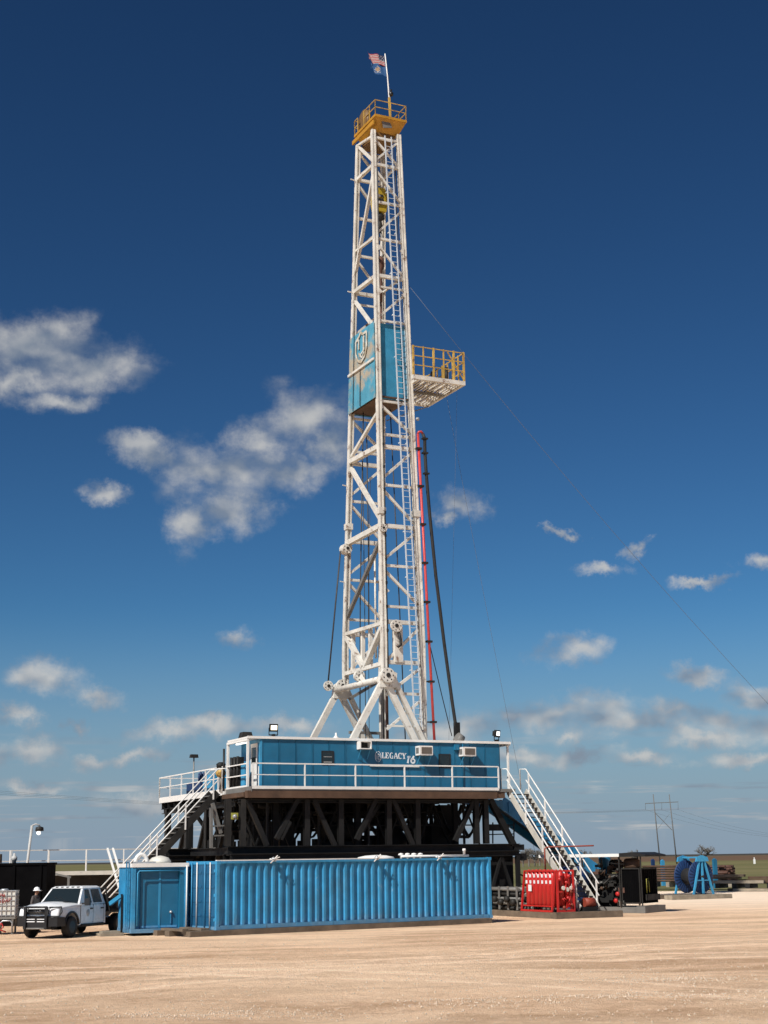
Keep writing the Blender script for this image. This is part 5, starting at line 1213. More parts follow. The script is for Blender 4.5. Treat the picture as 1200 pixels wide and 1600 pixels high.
    for x in (.13,): st(x, z0, x, z1); st(x, z1, x - .06, z1); st(x - .06, z1, x - .06, .965); st(x, .965, x - .06, .965); st(x - .02, .965, x - .07, z0)
    st(.035, z0, 0, z1); st(0, z1, -.035, z0); st(.02, .95, -.02, .95)
    st(-.07, z0, -.07, z1); st(-.07, z1, -.11, .95); st(-.11, .95, -.15, z1); st(-.15, z1, -.15, z0)
    part(tr, 'grille_badge', gl, CHROME, label='chrome block letters RAM on the grille')
    for i in range(4): part(tr, 'grille_bar', M().box((.902, -.41, .87 + i * .05), (.905, .41, .885 + i * .05)), DARKST)
    bp = part(tr, 'bumper', M().prism([(.86, -.55), (1.0, -.5), (1.0, .5), (.86, .55)], (0, 0, .36), (1, 0, 0), (0, 1, 0), (0, 0, .42)).prism([(.62, .56), (.86, .56), (.99, .51), (.92, .84), (.62, .98)], (0, 0, .44), (1, 0, 0), (0, 1, 0), (0, 0, .33)).prism([(.62, -.98), (.92, -.84), (.99, -.51), (.86, -.56), (.62, -.56)], (0, 0, .44), (1, 0, 0), (0, 1, 0), (0, 0, .33)), TBLACK)
    gd = part(tr, 'grille_guard', M().path([(1.02, -.44, .34), (1.05, -.44, .7), (1.0, -.43, 1.13), (1.0, .43, 1.13), (1.05, .44, .7), (1.02, .44, .34)], .042, 8), TBLACK)
    for z in (.80, .96): part(gd, 'guard_bar', M().tube((1.03, -.42, z), (1.03, .42, z), .022, 8), TBLACK)
    part(gd, 'guard_bar', M().tube((1.02, -.43, .37), (1.02, .43, .37), .03, 8), GREYST)
    for s in (1, -1):
        part(gd, 'guard_upright', M().prism([(0, -.05), (.1, -.05), (.1, .05), (0, .05)], (.99, .44 * s, .36), (1, 0, 0), (0, 1, 0), (-.02, 0, .78)), TBLACK)
        part(gd, 'light_hoop', M().path([(1.0, .46 * s, .80), (.86, .88 * s, .80), (.74, .92 * s, .95), (.74, .90 * s, 1.12), (.95, .5 * s, 1.12)], .028, 6), TBLACK)
        part(gd, 'light_bar', M().box((1.006, min(.05 * s, .40 * s), .60), (1.02, max(.05 * s, .40 * s), .63)).box((1.006, min(.05 * s, .40 * s), .69), (1.02, max(.05 * s, .40 * s), .715)), LETTER)
    for s in (1, -1):
        for x in (-.615, -1.548, -2.345): part(tr, 'door_gap', M().box((x - .007, min(.9 * s, .9155 * s), .5), (x + .007, max(.9 * s, .9155 * s), 1.16)), TBLACK)
        part(tr, 'bonnet_gap', M().beam((-.6, .80 * s, 1.195), (.62, .73 * s, 1.14), .012), TBLACK)
        part(tr, 'wiper', M().beam((-.62, .1 * s + .2, 1.235), (-.82, .1 * s - .25, 1.45), .02), TBLACK)
    part(tr, 'dashboard', M().box((-1.0, -.7, 1.16), (-.75, .7, 1.22)), TBLACK)
    for i in range(5): part(tr, 'clearance_lamp', M().cbox((-1.16, -.46 + i * .23, 1.80), (.08, .09, .035)), BLACKHOLE)
    part(tr, 'chassis', M().box((-5.0, -.6, .33), (.8, .6, .6)).box((-.12, -.7, .33), (.12, .7, .43)).box((-3.62, -.7, .33), (-3.38, .7, .43)), TBLACK)
    fb_ = part(tr, 'flatbed', M().box((-5.1, -1.0, .85), (-2.66, 1.0, .96)), BLACKST)
    for y in (-.95, -.5, 0, .5, .95): part(fb_, 'rack_post', M().beam((-2.7, y, .96), (-2.62, y * .86, 1.72), .05), BLACKST)
    part(fb_, 'rack_top', M().beam((-2.62, -.85, 1.72), (-2.62, .85, 1.72), .06), BLACKST); part(fb_, 'toolbox', M().box((-3.3, -.95, .965), (-2.8, .95, 1.35)), BLACKST)
    part(fb_, 'rack_screen', M().box((-2.69, -.9, .965), (-2.665, .9, 1.5)), BLACKST)
truck()
# ------------------------------------------------------------------ worker behind the truck
def worker():
    pos = Vector((-13.72, 60.2, 0)); root = thing('person', 'worker in grey shirt and white hard hat standing behind the pickup truck', 'person', pos, rig=False, rotz=R(-20))
    J = {'pel': (0, 0, .90, .15, .11), 'sp': (0, 0, 1.05, .14, .105), 'ch': (.01, 0, 1.25, .17, .12), 'nk0': (.01, 0, 1.37, .07, .07), 'nk': (.02, 0, 1.42, .052, .055), 'hd': (.035, 0, 1.50, .07, .085), 'hd2': (.035, 0, 1.58, .078, .095), 'tp': (.03, 0, 1.64, .05, .06)}
    E_ = [('pel', 'sp'), ('sp', 'ch'), ('ch', 'nk0'), ('nk0', 'nk'), ('nk', 'hd'), ('hd', 'hd2'), ('hd2', 'tp')]
    for s, n in ((1, 'l'), (-1, 'r')):
        J.update({n + 'hip': (0, .1 * s, .84, .095, .095), n + 'kn': (.03, .11 * s, .47, .065, .065), n + 'an': (0, .12 * s, .09, .042, .045), n + 'ft': (.13, .13 * s, .045, .04, .045), n + 'to': (.2, .14 * s, .04, .03, .042),
                  n + 'sh': (0, .185 * s, 1.32, .068, .068), n + 'el': (-.02, .27 * s, 1.06, .05, .05), n + 'wr': (.14, .24 * s, .90, .034, .03), n + 'pa': (.20, .235 * s, .86, .035, .02)})
        E_ += [('pel', n + 'hip'), (n + 'hip', n + 'kn'), (n + 'kn', n + 'an'), (n + 'an', n + 'ft'), (n + 'ft', n + 'to'), ('ch', n + 'sh'), (n + 'sh', n + 'el'), (n + 'el', n + 'wr'), (n + 'wr', n + 'pa')]
        for i, (dy, ln) in enumerate(((-.03, .07), (-.01, .08), (.01, .075), (.03, .06))):
            J[n + 'f%d' % i] = (.24, .235 * s + dy, .825, .010, .010); J[n + 'g%d' % i] = (.24 + ln * .5, .235 * s + dy, .825 - ln * .7, .009, .009)
            E_ += [(n + 'pa', n + 'f%d' % i), (n + 'f%d' % i, n + 'g%d' % i)]
        J[n + 't'] = (.2, .235 * s - .05 * s, .85, .011, .011); J[n + 't2'] = (.23, .235 * s - .065 * s, .82, .01, .01); E_ += [(n + 'wr', n + 't'), (n + 't', n + 't2')]
    keys = list(J); me = bpy.data.meshes.new('body'); me.from_pydata([J[k][:3] for k in keys], [(keys.index(a), keys.index(b_)) for a, b_ in E_], []); me.update()
    o = bpy.data.objects.new('body', me); COL.objects.link(o); o.parent = root; BASE[o.name] = Vector((0, 0, 0))
    sm = o.modifiers.new('skin', 'SKIN'); sm.use_smooth_shade = True; sd = o.modifiers.new('sub', 'SUBSURF'); sd.levels = 2; sd.render_levels = 2
    if not me.skin_vertices: me.attributes.new('skin', 'FLOAT_VECTOR', 'POINT') if False else None
    bm = bmesh.new(); bm.from_mesh(me); ly = bm.verts.layers.skin.verify()
    bm.verts.ensure_lookup_table()
    for i, k in enumerate(keys): bm.verts[i][ly].radius = J[k][3:5]; bm.verts[i][ly].use_root = (k == 'pel')
    bm.to_mesh(me); bm.free()
    m = bpy.data.materials.new('worker_clothes'); m.use_nodes = True; b = NB(m.node_tree); pb = m.node_tree.nodes['Principled BSDF']
    tc = b.n('ShaderNodeTexCoord'); sp = b.n('ShaderNodeSeparateXYZ'); b.link(tc.outputs['Object'], sp.inputs[0])
    c = b.mix(b.m('GREATER_THAN', sp.outputs[2], .93), c4((.03, .035, .05)), c4((.085, .075, .075)))
    c = b.mix(b.m('GREATER_THAN', sp.outputs[2], 1.405), c, c4((.40, .23, .16)))
    c = b.mix(b.m('LESS_THAN', sp.outputs[2], .11), c, c4((.05, .03, .02)))
    hand = b.m('MULTIPLY', b.m('LESS_THAN', sp.outputs[2], .905), b.m('GREATER_THAN', b.m('ABSOLUTE', sp.outputs[1]), .15)); hand = b.m('MULTIPLY', hand, b.m('MULTIPLY', b.m('GREATER_THAN', sp.outputs[2], .70), b.m('GREATER_THAN', sp.outputs[0], .12)))
    c = b.mix(hand, c, c4((.40, .23, .16)))
    b.link(c, pb.inputs['Base Color']); pb.inputs['Roughness'].default_value = .9; me.materials.append(m)
    part(root, 'hard_hat', M().lathe([(.155, 0), (.15, .015), (.118, .02), (.115, .07), (.085, .12), (.03, .145), (.0, .148)], (.035, 0, 1.555), n=18), HAT)
    part(root, 'hat_brim', M().prism([(.1, -.09), (.21, -.05), (.22, 0), (.21, .05), (.1, .09)], (.03, 0, 1.552), (1, 0, 0), (0, 1, 0), (0, 0, .014)), HAT)
    part(root, 'nose', M().add([(.125, -.012, 1.50), (.125, .012, 1.50), (.118, 0, 1.54), (.15, 0, 1.505)], [(0, 1, 3), (1, 2, 3), (2, 0, 3)]), SKIN)
    for s in (1, -1):
        part(root, 'ear', M().lathe([(.005, -.006), (.028, -.004), (.026, .006), (.004, .008)], (.03, .086 * s, 1.515), (.2, s, 0), 10), SKIN); part(root, 'eye', M().lathe([(.003, 0), (.01, .003), (.004, .006)], (.122, .03 * s, 1.535), (1, .2 * s, 0), 8), BLACKHOLE)
    part(root, 'mouth', M().cbox((.123, 0, 1.466), (.008, .045, .008)), REDBR)
worker()
# ------------------------------------------------------------------ things at the left edge
ib = thing('liquid_tote', 'caged white plastic liquid tote marked in red on a low steel frame', 'tote', (-14.75, 59.0, 0), rig=False, rotz=R(6))
part(ib, 'tank', M().box((-.56, -.46, .70), (.56, .46, 1.58)), PVCW)
part(ib, 'cap', M().lathe([(.16, 0), (.16, .06), (.1, .09)], (.1, 0, 1.58), n=14), GALV)
for z in (.70, .88, 1.06, 1.24, 1.42, 1.59): part(ib, 'cage_bar', M().beam((-.59, -.485, z), (.59, -.485, z), .02).beam((-.59, .485, z), (.59, .485, z), .02).beam((-.59, -.485, z), (-.59, .485, z), .02).beam((.59, -.485, z), (.59, .485, z), .02), GALV)
for i in range(8):
    x = -.585 + i * 1.17 / 7; part(ib, 'cage_bar', M().beam((x, -.49, .66), (x, -.49, 1.6), .02), GALV)
for i in range(1, 6):
    y = -.48 + i * .96 / 6; part(ib, 'cage_bar', M().beam((.595, y, .66), (.595, y, 1.6), .02), GALV)
part(ib, 'pallet', M().box((-.6, -.5, .56), (.6, .5, .655)), GREYST)
for x in (-.55, -.05, .5):
    for y in (-.45, .42): part(ib, 'frame_leg', M().beam((x, y, .0), (x, y, .56), .07), GREYST)
part(ib, 'frame_rail', M().path([(-.5, -.5, .1), (-.5, -.5, .42), (-.4, -.5, .5), (-.15, -.5, .5), (-.05, -.5, .42), (-.05, -.5, .1)], .03), GALV); part(ib, 'frame_rail', M().path([(.05, -.5, .1), (.05, -.5, .42), (.15, -.5, .5), (.42, -.5, .5), (.5, -.5, .42), (.5, -.5, .1)], .03), GALV)
wr = M()
def ws(pts, x0, z0, s):
    wr.path([(x0 + p[0] * s, -.505 - .0, z0 + p[1] * s) for p in pts], .013, 5)
for ch, x0 in (('P', 0), ('H', .11)):
    z0 = 1.36
    if ch == 'P': ws([(0, 0), (0, 1), (.6, .95), (.6, .55), (0, .5)], x0, z0, .13)
    else: ws([(0, 0), (.05, 1)], x0, z0, .13); ws([(.5, 0), (.5, 1)], x0, z0, .13); ws([(0, .5), (.5, .52)], x0, z0, .13)
z0 = 1.16
ws([(.5, .95), (.1, 1), (0, .7), (.5, .4), (.45, .05), (0, 0)], -.02, z0, .15); ws([(.1, .1), (0, .6), (.3, .95), (.6, .6), (.4, .05), (.1, .1)], .10, z0, .14)
ws([(0, 0), (.35, 1), (.6, .05)], .22, z0 + .01, .14); ws([(.1, .45), (.5, .45)], .22, z0 + .01, .14); ws([(0, 0), (.05, 1), (.5, .9), (.45, .55), (.05, .5)], .34, z0 + .03, .14)
part(ib, 'marker_text', wr, REDINK, label='red hand lettering PH SOAP')
single('red_hose', 'loop of red hose in front of the tote frame', 'hose', M().path([(-.1, -.62, .02), (.0, -.64, .3), (.12, -.62, .42), (.2, -.62, .28), (.1, -.64, .18), (.3, -.62, .1)], .03), RED, base=(-14.75, 59.0, 0), rig=False, rotz=R(6))
single('blue_jug', 'small blue plastic jug in front of the tote frame', 'jug', M().lathe([(.1, 0), (.12, .03), (.12, .24), (.05, .3), (.05, .36)], (-.25, -.66, 0), n=14), HOSEBL, base=(-14.75, 59.0, 0), rig=False, rotz=R(6))
# black tank behind
bt = thing('black_tank', 'big black steel tank with flat sides behind the tote', 'tank', (-17.2, 66.0, 0), rig=False, rotz=R(4))
part(bt, 'shell', M().box((-6.0, 0, .25), (2.55, 2.6, 2.52)), TARBLACK)
part(bt, 'top_rim', M().box((-6.05, -.05, 2.522), (2.6, 2.65, 2.62)), TARBLACK)
for i in range(8): part(bt, 'stiffener', M().box((-5.6 + i * 1.12, -.06, .25), (-5.5 + i * 1.12, -.002, 2.50)), TARBLACK)
part(bt, 'skid', M().box((-6, .2, 0), (2.6, .5, .248)).box((-6, 2.1, 0), (2.6, 2.4, .248)), BLACKST)
part(bt, 'riser', M().box((-6, .1, 2.625), (.55, .5, 3.0)), BROWNST)
vt = bt
q = Vector((.95, 1.2, 2.62)); part(bt, 'tank_valve', M().lathe([(.09, 0), (.09, .1), (.13, .12), (.13, .26), (.06, .3), (.04, .42)], q, n=12), GREYRAIL)
# mud tank walkway with rails far left
mt = thing('mud_tank', 'long mud tank with a pale walkway and grey handrails behind the truck', 'tank', (-14, 82, 0), rig=False, rotz=R(10))
part(mt, 'tank_side', M().box((-8, .3, .4), (4.2, 2.6, 1.95)), DARKST)
part(mt, 'tank_side', M().box((.1, .22, 1.25), (1.5, .298, 1.9)), LBLUE)
part(mt, 'walkway', M().box((-8, -.5, 1.96), (10, .9, 2.16)), ALU)
part(mt, 'skid_rail', M().box((-8, .5, 0), (10, .8, .398)), BLACKST)
for x in (4.6, 6.6, 8.8): part(mt, 'support', M().beam((x, .2, 0), (x, .2, 1.96), .25), BLACKST)
part(mt, 'support', M().tube((4.35, -.3, 1.1), (4.35, -.3, 1.96), .13, 10), GREYRAIL)
rz = 2.16
for y in (-.45, .85):
    for h in (.55, 1.1): part(mt, 'rail', M().beam((-8, y, rz + h), (10, y, rz + h), .05), GREYRAIL)
    for i in range(10): part(mt, 'rail_post', M().beam((-7.9 + i * 1.95, y, rz), (-7.9 + i * 1.95, y, rz + 1.1), .06), RAILW if y < 0 else GREYRAIL)
for dx in (0, .28):
    part(mt, 'stair_rail', M().beam((-.95 + dx, -.6, 3.3), (-.2 + dx, -3.6, 1.0), .09), RAILW)
part(mt, 'valve', M().lathe([(.06, 0), (.05, .5), (.12, .55), (.05, .7), (.04, .95)], (1.7, .3, rz), n=10), BLACKST)
lp = thing('lamp_pole', 'leaning grey lamp pole with a glowing round bulb over the black tank', 'lamp post', (-18.9, 80, 0), rig=False)
p1 = atY(43, 1346, 80) - Vector((-18.9, 80, 0)); p2 = atY(50, 1290, 80) - Vector((-18.9, 80, 0)); d = (p1 - p2)
part(lp, 'pole', M().tube(p2, p2 + d * (p2.z / (p2.z - p1.z)), .07, 8), GREYRAIL); 
part(lp, 'bracket', M().path([p2, p2 + Vector((.2, 0, .08)), p2 + Vector((.42, 0, .0))], .04), GREYRAIL); part(lp, 'shade', M().lathe([(.05, .12), (.2, .06), (.22, -.12), (.1, -.13)], p2 + Vector((.4, 0, -.16)), n=14), DARKST)
part(lp, 'bulb', M().lathe([(.03, .08), (.09, .04), (.11, -.04), (.07, -.11), (.02, -.13)], p2 + Vector((.36, 0, -.35)), n=14), LAMPON)
ms = thing('mud_stand', 'low cluttered steel stand with a round white lamp beside the black tank', 'frame', (-15.3, 70, 0), rig=False)
part(ms, 'frame', M().beam((0, 0, 0), (0, 0, 2.3), .12).beam((.8, 0, 0), (.8, 0, 2.0), .1).beam((0, 0, 1.2), (.8, 0, 1.5), .08).beam((-.2, 0, 2.2), (.9, 0, 1.95), .08), GREYST)
part(ms, 'lamp', M().lathe([(.03, -.1), (.11, -.05), (.11, .05), (.03, .1)], (.1, -.2, 2.05), (0, 1, 0), 12), LAMPON)
for i in range(5): part(ms, 'hose', M().path([(-.2 + i * .25, -.1, .05), (-.1 + i * .25, -.15, .8 + .1 * i), (.2 + i * .15, -.1, 1.3)], .05), HOSEBL if i == 2 else BLACKST)

# ------------------------------------------------------------------ right side: mats, accumulator unit, pipes
mt2 = thing('timber_mat', 'dark weathered timber mat under the red accumulator unit and stair foot', 'mat', (13, -2.5, 0))
for i in range(8):
    u = 11.4 + i * .4; part(mt2, 'plank', M().box((u + .008, -5.95 + (i % 3) * .03, .003), (u + .39, 1.3 - (i % 2) * .05, .255 - (i % 2) * .008)), WOOD)
part(mt2, 'end_log', M().beam((11.4, -6.06, .14), (14.75, -6.06, .14), .2, .26), WOOD)
ac = thing('accumulator_unit', 'bright red accumulator unit with a row of pressure bottles and gauges', 'accumulator', (12.3, -3.6, .26))
q0 = P(824.5, 1412, u=11.75); q1 = P(868, 1414, u=11.75)
nb = 7; v0, v1 = q0.y, q1.y
zt2 = P(846, 1361, u=11.75).z
for row in (0, 1):
    for i in range(nb):
        v = v0 + (v1 - v0) * (i + .5) / nb; u = 11.78 + row * .36
        r = abs(v1 - v0) / nb * .46
        bt_ = part(ac, 'bottle', M().lathe([(r * .5, .5), (r, .56), (r, zt2 - .22), (r * .75, zt2 - .08), (r * .35, zt2 - .02), (r * .35, zt2 + .06)], (u, v, 0), n=12), RED)
        if row == 0:
            for z in (zt2 - .20, zt2 - .46): part(bt_, 'label', M().box((u - r - .006, v - r * .4, z - .07), (u - r * .9, v + r * .4, z + .07)), LETTER)
            part(bt_, 'valve', M().tube((u, v, .36), (u, v, .5), .03, 6), DARKST)
vm_ = v0 + (v1 - v0) * .22
part(ac, 'notice', M().box((11.78 - .2, vm_ - .13, zt2 - .85), (11.78 - .185, vm_ + .13, zt2 - .58)), LETTER)
fr0 = M()
for v in (v0 + .12, v1 - .1):
    fr0.beam((11.5, v, .26), (11.72, v, zt2 + .02), .07).beam((12.5, v, .26), (12.3, v, zt2 + .02), .07)
fr0.beam((11.5, v0 + .1, .3), (11.5, v1 - .1, .3), .08).beam((11.62, v0 + .1, .5), (11.62, v1 - .1, .5), .06).beam((11.7, v0 + .1, zt2), (11.7, v1 - .1, zt2), .06)
part(ac, 'frame', fr0, RED)
part(ac, 'back_plate', M().box((12.35, min(v0, v1) + .05, .4), (12.39, max(v0, v1) - .05, zt2 - .1)), RED)
# manifold side with pipes and dials
va = min(v0, v1)
part(ac, 'manifold_frame', M().beam((11.8, va - .12, .26), (11.8, va - .12, zt2), .08).beam((12.6, va - .12, .26), (12.6, va - .12, zt2 + .05), .08).beam((11.8, va - .12, zt2), (12.6, va - .12, zt2), .07).beam((11.8, va - .12, .3), (12.6, va - .12, .3), .09).beam((11.8, va - .12, 1.1), (12.6, va - .12, 1.1), .06), RED)
part(ac, 'reservoir', M().box((12.42, va + .02, .45), (12.6, max(v0, v1) - .2, zt2 - .3)), RED)
random.seed(3)
for i in range(16):
    u = random.uniform(11.9, 12.55); z = random.uniform(.4, zt2 - .1)
    if i % 2: part(ac, 'pipe', M().path([(u, va - .14, z), (u, va - .22, z + .1), (u + random.uniform(-.12, .12), va - .22, z + random.uniform(-.3, .3))], .028), RED)
    else: part(ac, 'valve', M().lathe([(.03, 0), (.08, .03), (.08, .08), (.03, .12)], (u, va - .1, z), (0, -1, 0), 10), RED if i % 4 else REDBR)
for i in range(3): part(ac, 'dial', M().lathe([(.09, 0), (.09, .04), (.08, .05)], (12.05 + i * .2, va - .18, 1.25 - .06 * (i % 2)), (0, -1, 0), 14), PVCW)
part(ac, 'motor', M().tube((13.25, va + .1, .62), (13.75, va + .1, .62), .2, 14), REDBR)
part(ac, 'motor_base', M().box((13.1, va - .1, .258), (13.8, va + .35, .44)), BLACKST)
part(ac, 'hose_hoop', M().path([(12.6, v0 - .2, zt2), (12.6, v0 - .2, zt2 + .95), (12.7, v0 - .25, zt2 + 1.02), (14.0, va + .3, zt2 + 1.05)], .035), REDBR)
# pipe bundle lying on the mat beside the bottles
pi = thing('pipe_bundle', 'stack of grey steel pipes and valves between the container and the red unit', 'pipes', (12.2, -.3, .26))
va2 = max(v0, v1) + .25
for j in range(5):
    for i in range(4):
        u = 11.6 + i * .28 + (j % 2) * .1; z = .36 + j * .2
        part(pi, 'pipe', M().tube((u, va2 + .05 * j, z), (u, 1.25 - .04 * i, z), .09 if (i + j) % 2 else .07, 8), GREYST if (i + j) % 3 else DARKST)
for k in range(5):
    v = va2 + .2 + k * (1.0 - va2) / 5; part(pi, 'pipe_clamp', M().box((11.5, v, .28), (11.53, v + .14, 1.3)), GREYST)
for k in range(4): part(pi, 'valve', M().lathe([(.05, 0), (.15, .05), (.15, .2), (.05, .25)], (11.48, va2 + .35 + k * .55, .62 + .12 * (k % 2)), (-1, 0, 0), 10), DARKST)
# covered black tank and hoses behind the unit
single('dark_tank', 'dark blue domed tank behind the red accumulator bottles', 'tank', M().lathe([(.75, 0), (.8, .1), (.8, 1.75), (.65, 2.0), (.35, 2.12), (.05, 2.16)], (15.6, -.8, 0), n=20), RBLUE, base=(15.6, -.8, 0))
single('blue_drum', 'small blue drum standing on a post behind the stairs', 'drum', M().lathe([(.28, 2.0), (.3, 2.05), (.3, 2.55), (.28, 2.6)], (18.4, .6, 0), n=16).tube((18.4, .6, 0), (18.4, .6, 2.0), .12, 8), DBLUE, base=(18.4, .6, 0))
for k, (a, b_, c) in enumerate((((13.6, .9, 1.9), (14.4, .2, 1.2), (15.2, -.4, 1.5)), ((13.6, .8, 1.4), (14.5, -.4, .9), (15.6, -1.4, 1.0)))):
    pts = [lerp(lerp(a, b_, t_), lerp(b_, c, t_), t_) for t_ in [i / 10 for i in range(11)]]
    single('black_hose', ['upper black hose drooping from the substructure to the dark tank', 'lower black hose drooping from the substructure towards the red unit'][k], 'hose', M().path(pts, .04), RUBBER, base=a)
# ------------------------------------------------------------------ pipe slide (V-door ramp)
rp = thing('pipe_slide', 'blue steel pipe slide sloping down from the rig floor behind the stairs', 'ramp', (20, 5, 0))
ra = Vector((13.2, 5.0, 5.55)); 
ra = P(772, 1258, v=5.0); rb = P(900, 1350, v=5.0); rb = ra + (rb - ra) * 1.35
part(rp, 'slide_bed', M().beam(ra + Vector((0, 0, .2)), rb + Vector((0, 0, .2)), 1.4, .1), GREYST)
for s in (-.78, .78): part(rp, 'side_beam', M().beam(ra + Vector((0, s, .1)), rb + Vector((0, s, .1)), .1, .62), CBLUE2)
for i in range(9):
    p = lerp(ra, rb, .06 + i * .11); part(rp, 'side_rib', M().beam(p + Vector((0, -.85, -.15)), p + Vector((0, -.85, .35)), .06, .1), CBLUE2)
part(rp, 'prop', M().beam(lerp(ra, rb, .3) + Vector((0, -.7, -.3)), lerp(ra, rb, .42) + Vector((0, -.7, -.35)), .2, .3), BLACKST)
for f in (.62, .95):
    p = lerp(ra, rb, f); part(rp, 'prop', M().beam(p, (p.x, p.y, 0), .2), DARKST)
part(rp, 'top_hinge', M().beam(ra + Vector((0, -.8, 0)), (FU + .4, 4.2, ZF - .2), .2, .3).beam(ra + Vector((0, .8, 0)), (FU + .4, 5.8, ZF - .2), .2, .3), DBLUE)
# ------------------------------------------------------------------ canopied engine unit
ea = R(-33); EO = Vector((11.5, 70.9, 0))
en = thing('engine_unit', 'grimy black engine unit under a white canopy roof', 'engine', EO, rig=False, rotz=ea)
# local x: negative along the unit to the far left end, y: back
EL = 4.5; EW = 2.1
part(en, 'skid', M().beam((-EL, .15, .14), (.1, .15, .14), .25, .26).beam((-EL, EW - .15, .14), (.1, EW - .15, .14), .25, .26).beam((.0, -.1, .16), (.0, EW + .15, .16), .42, .3), GREYST)
part(en, 'base_plate', M().box((-EL, .28, .16), (-.22, EW - .28, .27)), DARKST)
part(en, 'canopy', M().box((-EL - .6, -.15, 2.52), (-.95, EW + .15, 2.66)), WHITE)
part(en, 'canopy_hood', M().prism([(-.94, 2.52), (.35, 2.52), (.35, 2.6), (-.2, 2.72), (-.94, 2.68)], (0, -.15, 0), (1, 0, 0), (0, 0, 1), (0, EW + .3, 0)), BLACKST)
for x in (-EL + .1, -2.9, -1.02):
    for y in (.0, EW): part(en, 'canopy_post', M().beam((x, y, .28), (x, y, 2.52), .065), DARKST)
part(en, 'engine_block', M().box((-3.3, .5, .45), (-1.0, 1.6, 1.5)), BLACKST)
part(en, 'valve_cover', M().box((-3.1, .55, 1.505), (-1.35, .95, 1.75)).box((-3.1, 1.15, 1.505), (-1.35, 1.5, 1.75)), DARKST)
part(en, 'oil_pan', M().box((-3.0, .7, .28), (-1.4, 1.4, .498)), BLACKST)
rd = part(en, 'radiator', M().box((-.95, .1, .42), (-.1, EW - .05, 1.98)), TARBLACK)
for i in range(9): part(rd, 'radiator_fin', M().box((-.9 + i * .09, .085, .5), (-.88 + i * .09, .098, 1.9)), TARBLACK)
for i in range(8): part(rd, 'radiator_fin', M().box((-.098, .2 + i * .22, .5), (-.08, .22 + i * .22, 1.9)), TARBLACK)
part(rd, 'radiator_frame', M().beam((-.96, .08, .42), (-.96, .08, 1.98), .05).beam((-.08, .08, .42), (-.08, .08, 1.98), .05).beam((-.96, .08, 1.98), (-.08, .08, 1.98), .06).beam((-.08, .08, 1.98), (-.08, EW - .05, 1.98), .06).beam((-.08, EW - .08, .42), (-.08, EW - .08, 1.98), .05).beam((-.96, .08, .44), (-.08, .08, .44), .06), DARKST)
part(rd, 'filler_neck', M().lathe([(.09, 0), (.09, .14), (.13, .16), (.1, .22)], (-.5, .5, 1.98), n=12), BROWNST)
part(rd, 'radiator_hose', M().path([(-.95, .3, 1.7), (-1.2, .25, 1.75), (-1.4, .4, 1.6)], .06), RUBBER)
part(rd, 'handle', M().path([(-.04, .75, .85), (-.02, .72, 1.5), (-.02, .95, 1.55), (-.04, 1.05, .9)], .022), CONDUIT)
part(rd, 'lower_tank', M().box((-.02, .55, .55), (.08, EW - .1, .82)), DARKST)
part(en, 'canopy_post', M().beam((.05, .0, .28), (.05, .0, 2.52), .05), DARKST)
part(en, 'red_guard', M().prism([(-3.95, .45), (-3.35, .45), (-3.5, 1.4), (-3.95, 1.42)], (0, .05, 0), (1, 0, 0), (0, 0, 1), (0, .35, 0)), REDBR)
part(en, 'exhaust', M().path([(-1.9, .8, 1.5), (-1.9, .8, 2.0), (-1.5, .8, 2.15), (-.7, .8, 2.2)], .13, 10), BROWNST)
part(en, 'muffler', M().lathe([(.1, 0), (.26, .08), (.28, .6), (.2, .75), (.1, .8)], (-1.0, .55, 2.18), (1, -.1, 0), 16), BROWNST)
part(en, 'air_cleaner', M().lathe([(.15, 0), (.3, .04), (.3, .5), (.15, .55)], (-2.0, 1.2, 2.1), (1, 0, 0), 16), BLACKST)
random.seed(9)
for i in range(95):
    x = random.uniform(-4.1, -1.0); y = random.uniform(.0, .5); z = random.uniform(.35, 1.95) if i % 4 else random.uniform(1.4, 2.3); k = random.random(); m_ = random.choice((DARKST, DARKST, BLACKST, BLACKST, GREYST, BROWNST, PIPEBR))
    if k < .4: part(en, 'pipe', M().path([(x, y, z), (x + random.uniform(-.3, .3), y - .03, z + random.uniform(-.3, .3)), (x + random.uniform(-.6, .6), y, z + random.uniform(-.4, .3))], random.choice((.025, .035, .05))), m_)
    elif k < .7: part(en, 'fitting', M().lathe([(.03, 0), (.08, .03), (.08, .12), (.03, .15)], (x, y, z), (random.uniform(-1, 1), -1, random.uniform(-1, 1)), 10), m_)
    else: part(en, 'box', M().cbox((x, y + .1, z), (random.uniform(.1, .35), .2, random.uniform(.1, .3))), m_)
for (x, z) in ((-1.25, .55), (-1.15, .85)): part(en, 'red_cap', M().lathe([(.05, 0), (.1, .03), (.1, .1), (.04, .13)], (x, .02, z), (0, -1, 0), 12), RED)
# ------------------------------------------------------------------ cable reel on a blue stand
def pt(px, py, z=0.0): return ground(px, py, z)
RZ = .26
rg = ground(1085, 1397, RZ)
ro_ang = RA
rl = thing('cable_reel', 'dark blue ribbed reel on a light blue A-frame stand', 'reel', Vector((rg.x, rg.y, RZ)), rig=False, rotz=ro_ang); rl.scale = (.88, .88, .95)
